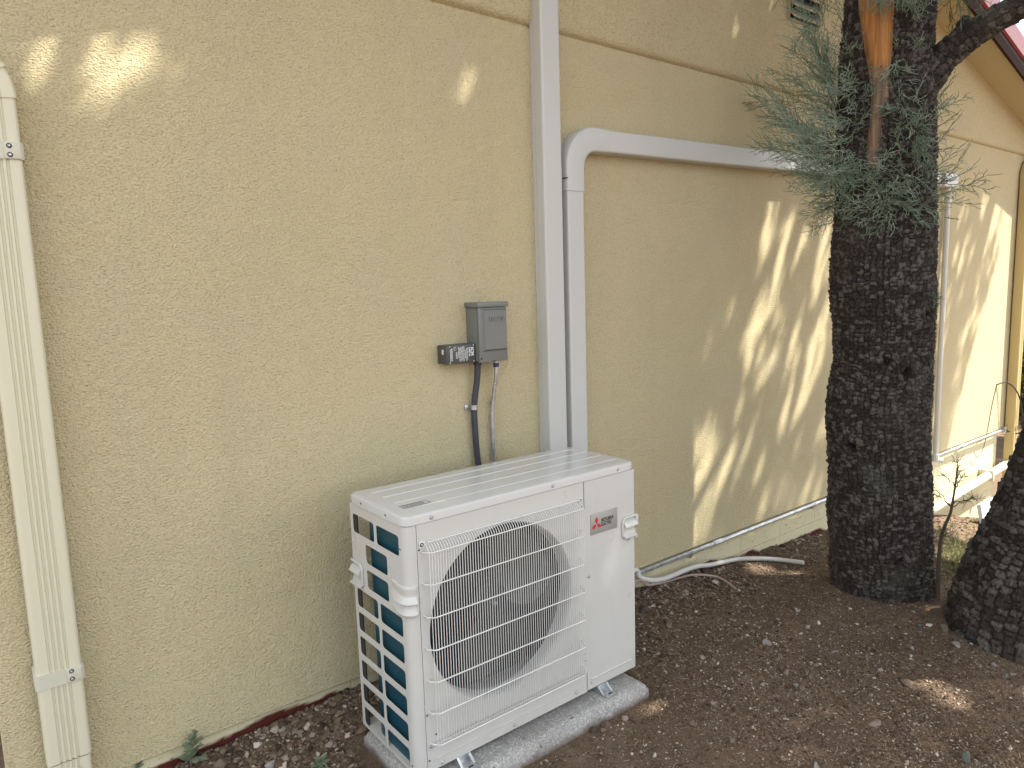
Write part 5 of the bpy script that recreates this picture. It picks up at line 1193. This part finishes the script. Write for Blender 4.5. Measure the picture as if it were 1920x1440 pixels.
for k, (a, b, c, d, kind, lab) in enumerate((
    (1320, 1067, 40, 20, 'dark', 'large dark rock lying on the white drain hose'),
    (1208, 1140, 24, 15, 'dark', 'dark rock on the gravel just right of the heat pump'),
    (1438, 1204, 20, 15, 'grey', 'pale grey flat stone alone in the middle of the bare dirt'),
    (1743, 1172, 13, 9, 'white', 'white rounded pebble at the foot of the big juniper'),
    (1725, 1171, 12, 8, 'green', 'greenish pebble beside the white pebble at the big juniper'),
    (1772, 1177, 22, 16, 'brown', 'brown rock wedged between the two juniper trunks'),
    (1794, 1208, 20, 11, 'grey', 'bluish grey flat stone left of the leaning trunk'),
    (1861, 1245, 14, 10, 'grey', 'grey stone touching the foot of the leaning trunk'),
    (1899, 1264, 12, 9, 'pink', 'pinkish stone under the leaning trunk near the right edge'),
    (1886, 1266, 13, 8, 'green', 'greenish stone left of the pinkish stone under the leaning trunk'),
    (1711, 1216, 10, 9, 'grey', 'small round grey stone in the scrape before the big juniper'),
    (1790, 1240, 13, 11, 'brown', 'round brown stone between the scrape and the leaning trunk'),
    (1700, 1280, 30, 12, 'brown', 'broad flat brown stone half buried in the dirt below the scrape'),
    (1651, 1256, 10, 7, 'grey', 'grey pebble on the dirt left of the half buried flat stone'),
    (1640, 1355, 26, 9, 'pink', 'long pinkish stone pressed flat in the dirt at lower right'),
    (1505, 1290, 11, 8, 'pink', 'rounded pinkish pebble in the middle of the lower dirt'),
    (1493, 1284, 8, 6, 'grey', 'thin grey chip beside the rounded pinkish pebble'),
    (1530, 1436, 16, 13, 'grey', 'round grey stone at the bottom edge of the photo'),
    (1372, 1388, 13, 10, 'brown', 'brown stone low in the dirt below the pad corner'),
    (1337, 1318, 12, 9, 'pink', 'tan chip of stone right of the pad corner'),
    (1300, 1357, 14, 10, 'brown', 'brown angular stone below and right of the pad corner'),
    (1228, 1416, 11, 8, 'white', 'whitish chip on the dirt in front of the pad'),
    (1137, 1356, 20, 16, 'brown', 'angular brown stone against the front edge of the pad'),
    (1115, 1368, 16, 12, 'dark', 'dark stone left of the angular stone against the pad'),
    (1131, 1368, 12, 9, 'brown', 'smaller brown stone below the angular stone against the pad'),
    (1173, 1346, 15, 11, 'pink', 'tan stone against the front edge of the pad near its right end'),
    (1118, 1388, 13, 11, 'brown', 'flat brown stone a little in front of the pad'),
    (1535, 1168, 9, 8, 'white', 'small white stone on the dirt left of the big juniper'),
    (1565, 1222, 14, 6, 'grey', 'thin grey sliver of stone left of the scrape'),
    (1496, 1145, 12, 7, 'grey', 'small grey stone between the drain hose end and the big juniper'),
    (1811, 1420, 24, 16, 'green', 'flat greenish stone low in the dirt near the bottom right corner'),
    (483, 1394, 22, 13, 'white', 'whitish broken stone nearest the heat pump among the gravel at left'),
    (530, 1368, 15, 11, 'grey', 'pale angular stone in the gravel behind the whitish broken stone'),
    (384, 1418, 14, 12, 'grey', 'grey stone at the wall beside the leafiest weed'),
    (617, 1396, 15, 17, 'pink', 'upright tan stone in the gravel left of the heat pump'),
    (412, 1432, 26, 17, 'brown', 'brown stone low in the gravel right of the leafiest weed'),
    (508, 1432, 20, 14, 'grey', 'grey stone at the bottom edge among the gravel at left'),
    (443, 1420, 18, 12, 'dark', 'dark stone in the gravel between two paler stones'),
    (522, 1388, 14, 10, 'dark', 'dark pebble under the pale angular stone at left'))):
    stone(a, b, c, d, kind, lab, 100 + k)
def m_grit():
    t = NT('gravel'); return t.out(t.ramp(t.attr('tint'), [(0, (0.050, 0.033, 0.022)), (0.35, (0.116, 0.078, 0.052)), (0.62, (0.180, 0.130, 0.094)), (0.82, (0.24, 0.192, 0.15)), (1, (0.44, 0.38, 0.315))]), 0.9, 0, None, 0.2)
GRIT = m_grit()
def scatter(name, P, size, tint, flat=0.65, label='', sink=0.25):
    n = len(P); base = np.array([(1, 0, 0), (-1, 0, 0), (0, 1, 0), (0, -1, 0), (0, 0, 1), (0, 0, -1), (.6, .6, .45), (-.6, .6, .45), (-.6, -.6, .45), (.6, -.6, .45)])
    fc = np.array([(0, 6, 9), (2, 7, 6), (1, 8, 7), (3, 9, 8), (4, 9, 6), (4, 6, 7), (4, 7, 8), (4, 8, 9), (5, 2, 0), (5, 1, 2), (5, 3, 1), (5, 0, 3), (0, 2, 6), (2, 1, 7), (1, 3, 8), (3, 0, 9)])
    V = base[None] * (1 + rng.uniform(-0.38, 0.38, (n, 10, 1))); V = V * (size[:, None, None] * np.stack([np.ones(n), rng.uniform(0.55, 1.0, n), flat * rng.uniform(0.5, 1.2, n)], 1)[:, None, :])
    a = rng.uniform(0, 2 * np.pi, n); ti = rng.normal(0, 0.4, n); ca, sa, ct, st2 = np.cos(a), np.sin(a), np.cos(ti), np.sin(ti)
    x = V[..., 0] * ct[:, None] - V[..., 2] * st2[:, None]; z = V[..., 0] * st2[:, None] + V[..., 2] * ct[:, None]; y = V[..., 1]
    V = np.stack([x * ca[:, None] - y * sa[:, None], x * sa[:, None] + y * ca[:, None], z], -1) + P[:, None, :] + np.array([0, 0, 1]) * (size * sink)[:, None, None]
    F = (fc[None] + (np.arange(n) * 10)[:, None, None]).reshape(-1, 3)
    o = npmesh(name, V.reshape(-1, 3), F, GRIT, None, False, {'tint': ('FACE', np.repeat(tint, 16))}); return tag(o, label, 'gravel', kind='stuff')
def free(x, y): return ~((x > 0.90) & (x < 1.91) & (y > -0.67) & (y < -0.2)) & (np.hypot(x - 3.54, y + 0.735) > 0.2) & (np.hypot(x - 3.43, y + 1.24) > 0.24) & (y < 0.02)
n = 170000; x = rng.uniform(0.25, 4.6, n); y = -rng.random(n) ** 0.9 * 1.75 + 0.02; k = free(x, y) & (vnoise(x * 5, y * 5, 51) * 0.6 + vnoise(x * 1.3, y * 1.3, 52) * 0.7 > rng.uniform(0.15, 0.95, n)); x, y = x[k], y[k]
sz = np.clip(rng.lognormal(-6.0, 0.48, len(x)), 0.0011, 0.011); scatter('grit', np.stack([x, y, gh(x, y)], -1), sz, np.clip(rng.normal(0.47, 0.29, len(x)), 0, 1), label='fine grit and pebbles strewn over the bare brown dirt')
n = 16000; x = rng.uniform(0.2, 4.4, n); y = 0.02 - rng.exponential(0.16, n); k = free(x, y) & (y > -0.9) & ((x < 1.25) | (rng.random(n) < np.interp(x, [1.2, 1.9, 2.9, 3.3], [0.5, 1.0, 0.8, 0.12]))) & ((x > 0.5) | (rng.random(n) < 0.5)); x, y = x[k], y[k]
sz = np.clip(rng.lognormal(-5.15, 0.48, len(x)), 0.0025, 0.020); scatter('gravel', np.stack([x, y, gh(x, y)], -1), sz, np.clip(rng.normal(0.49, 0.26, len(x)), 0, 1), label='coarse grey brown gravel banked along the foot of the wall')
n = 6000; x = rng.uniform(4.2, 8.0, n); y = -rng.random(n) * 1.6; scatter('grit', np.stack([x, y, gh(x, y)], -1), np.clip(rng.lognormal(-5.2, 0.5, n), 0.002, 0.02), np.clip(rng.normal(0.45, 0.22, n), 0, 1), label='scattered grit on the slope behind the two junipers')
lt = Twigs()
for k in range(5200):
    x_ = rng.uniform(0.3, 5.2); y_ = -rng.random() * 1.7; 
    if not free(np.array([x_]), np.array([y_]))[0]: continue
    if rng.random() > (1.0 if x_ > 3.3 else 0.45): continue
    a = rng.uniform(0, 6.28); L = rng.uniform(0.008, 0.045); p0_ = np.array([x_, y_, float(gh(x_, y_)) + 0.003]); x2, y2 = x_ + L * math.cos(a), y_ + L * math.sin(a)
    lt.seg(p0_, np.array([x2, y2, float(gh(x2, y2)) + 0.004 + rng.uniform(0, 0.008)]), 0.0011, 0.0008, rng.random())
def m_litter():
    t = NT('dry litter'); return t.out(t.ramp(t.attr('tint'), [(0, (0.08, 0.05, 0.035)), (0.5, (0.19, 0.13, 0.09)), (1, (0.42, 0.34, 0.25))]), 0.85, 0, None, 0.15)
tag(lt.build('litter', m_litter()), 'dry needles and bits of twig scattered on the dirt', 'litter', kind='stuff')
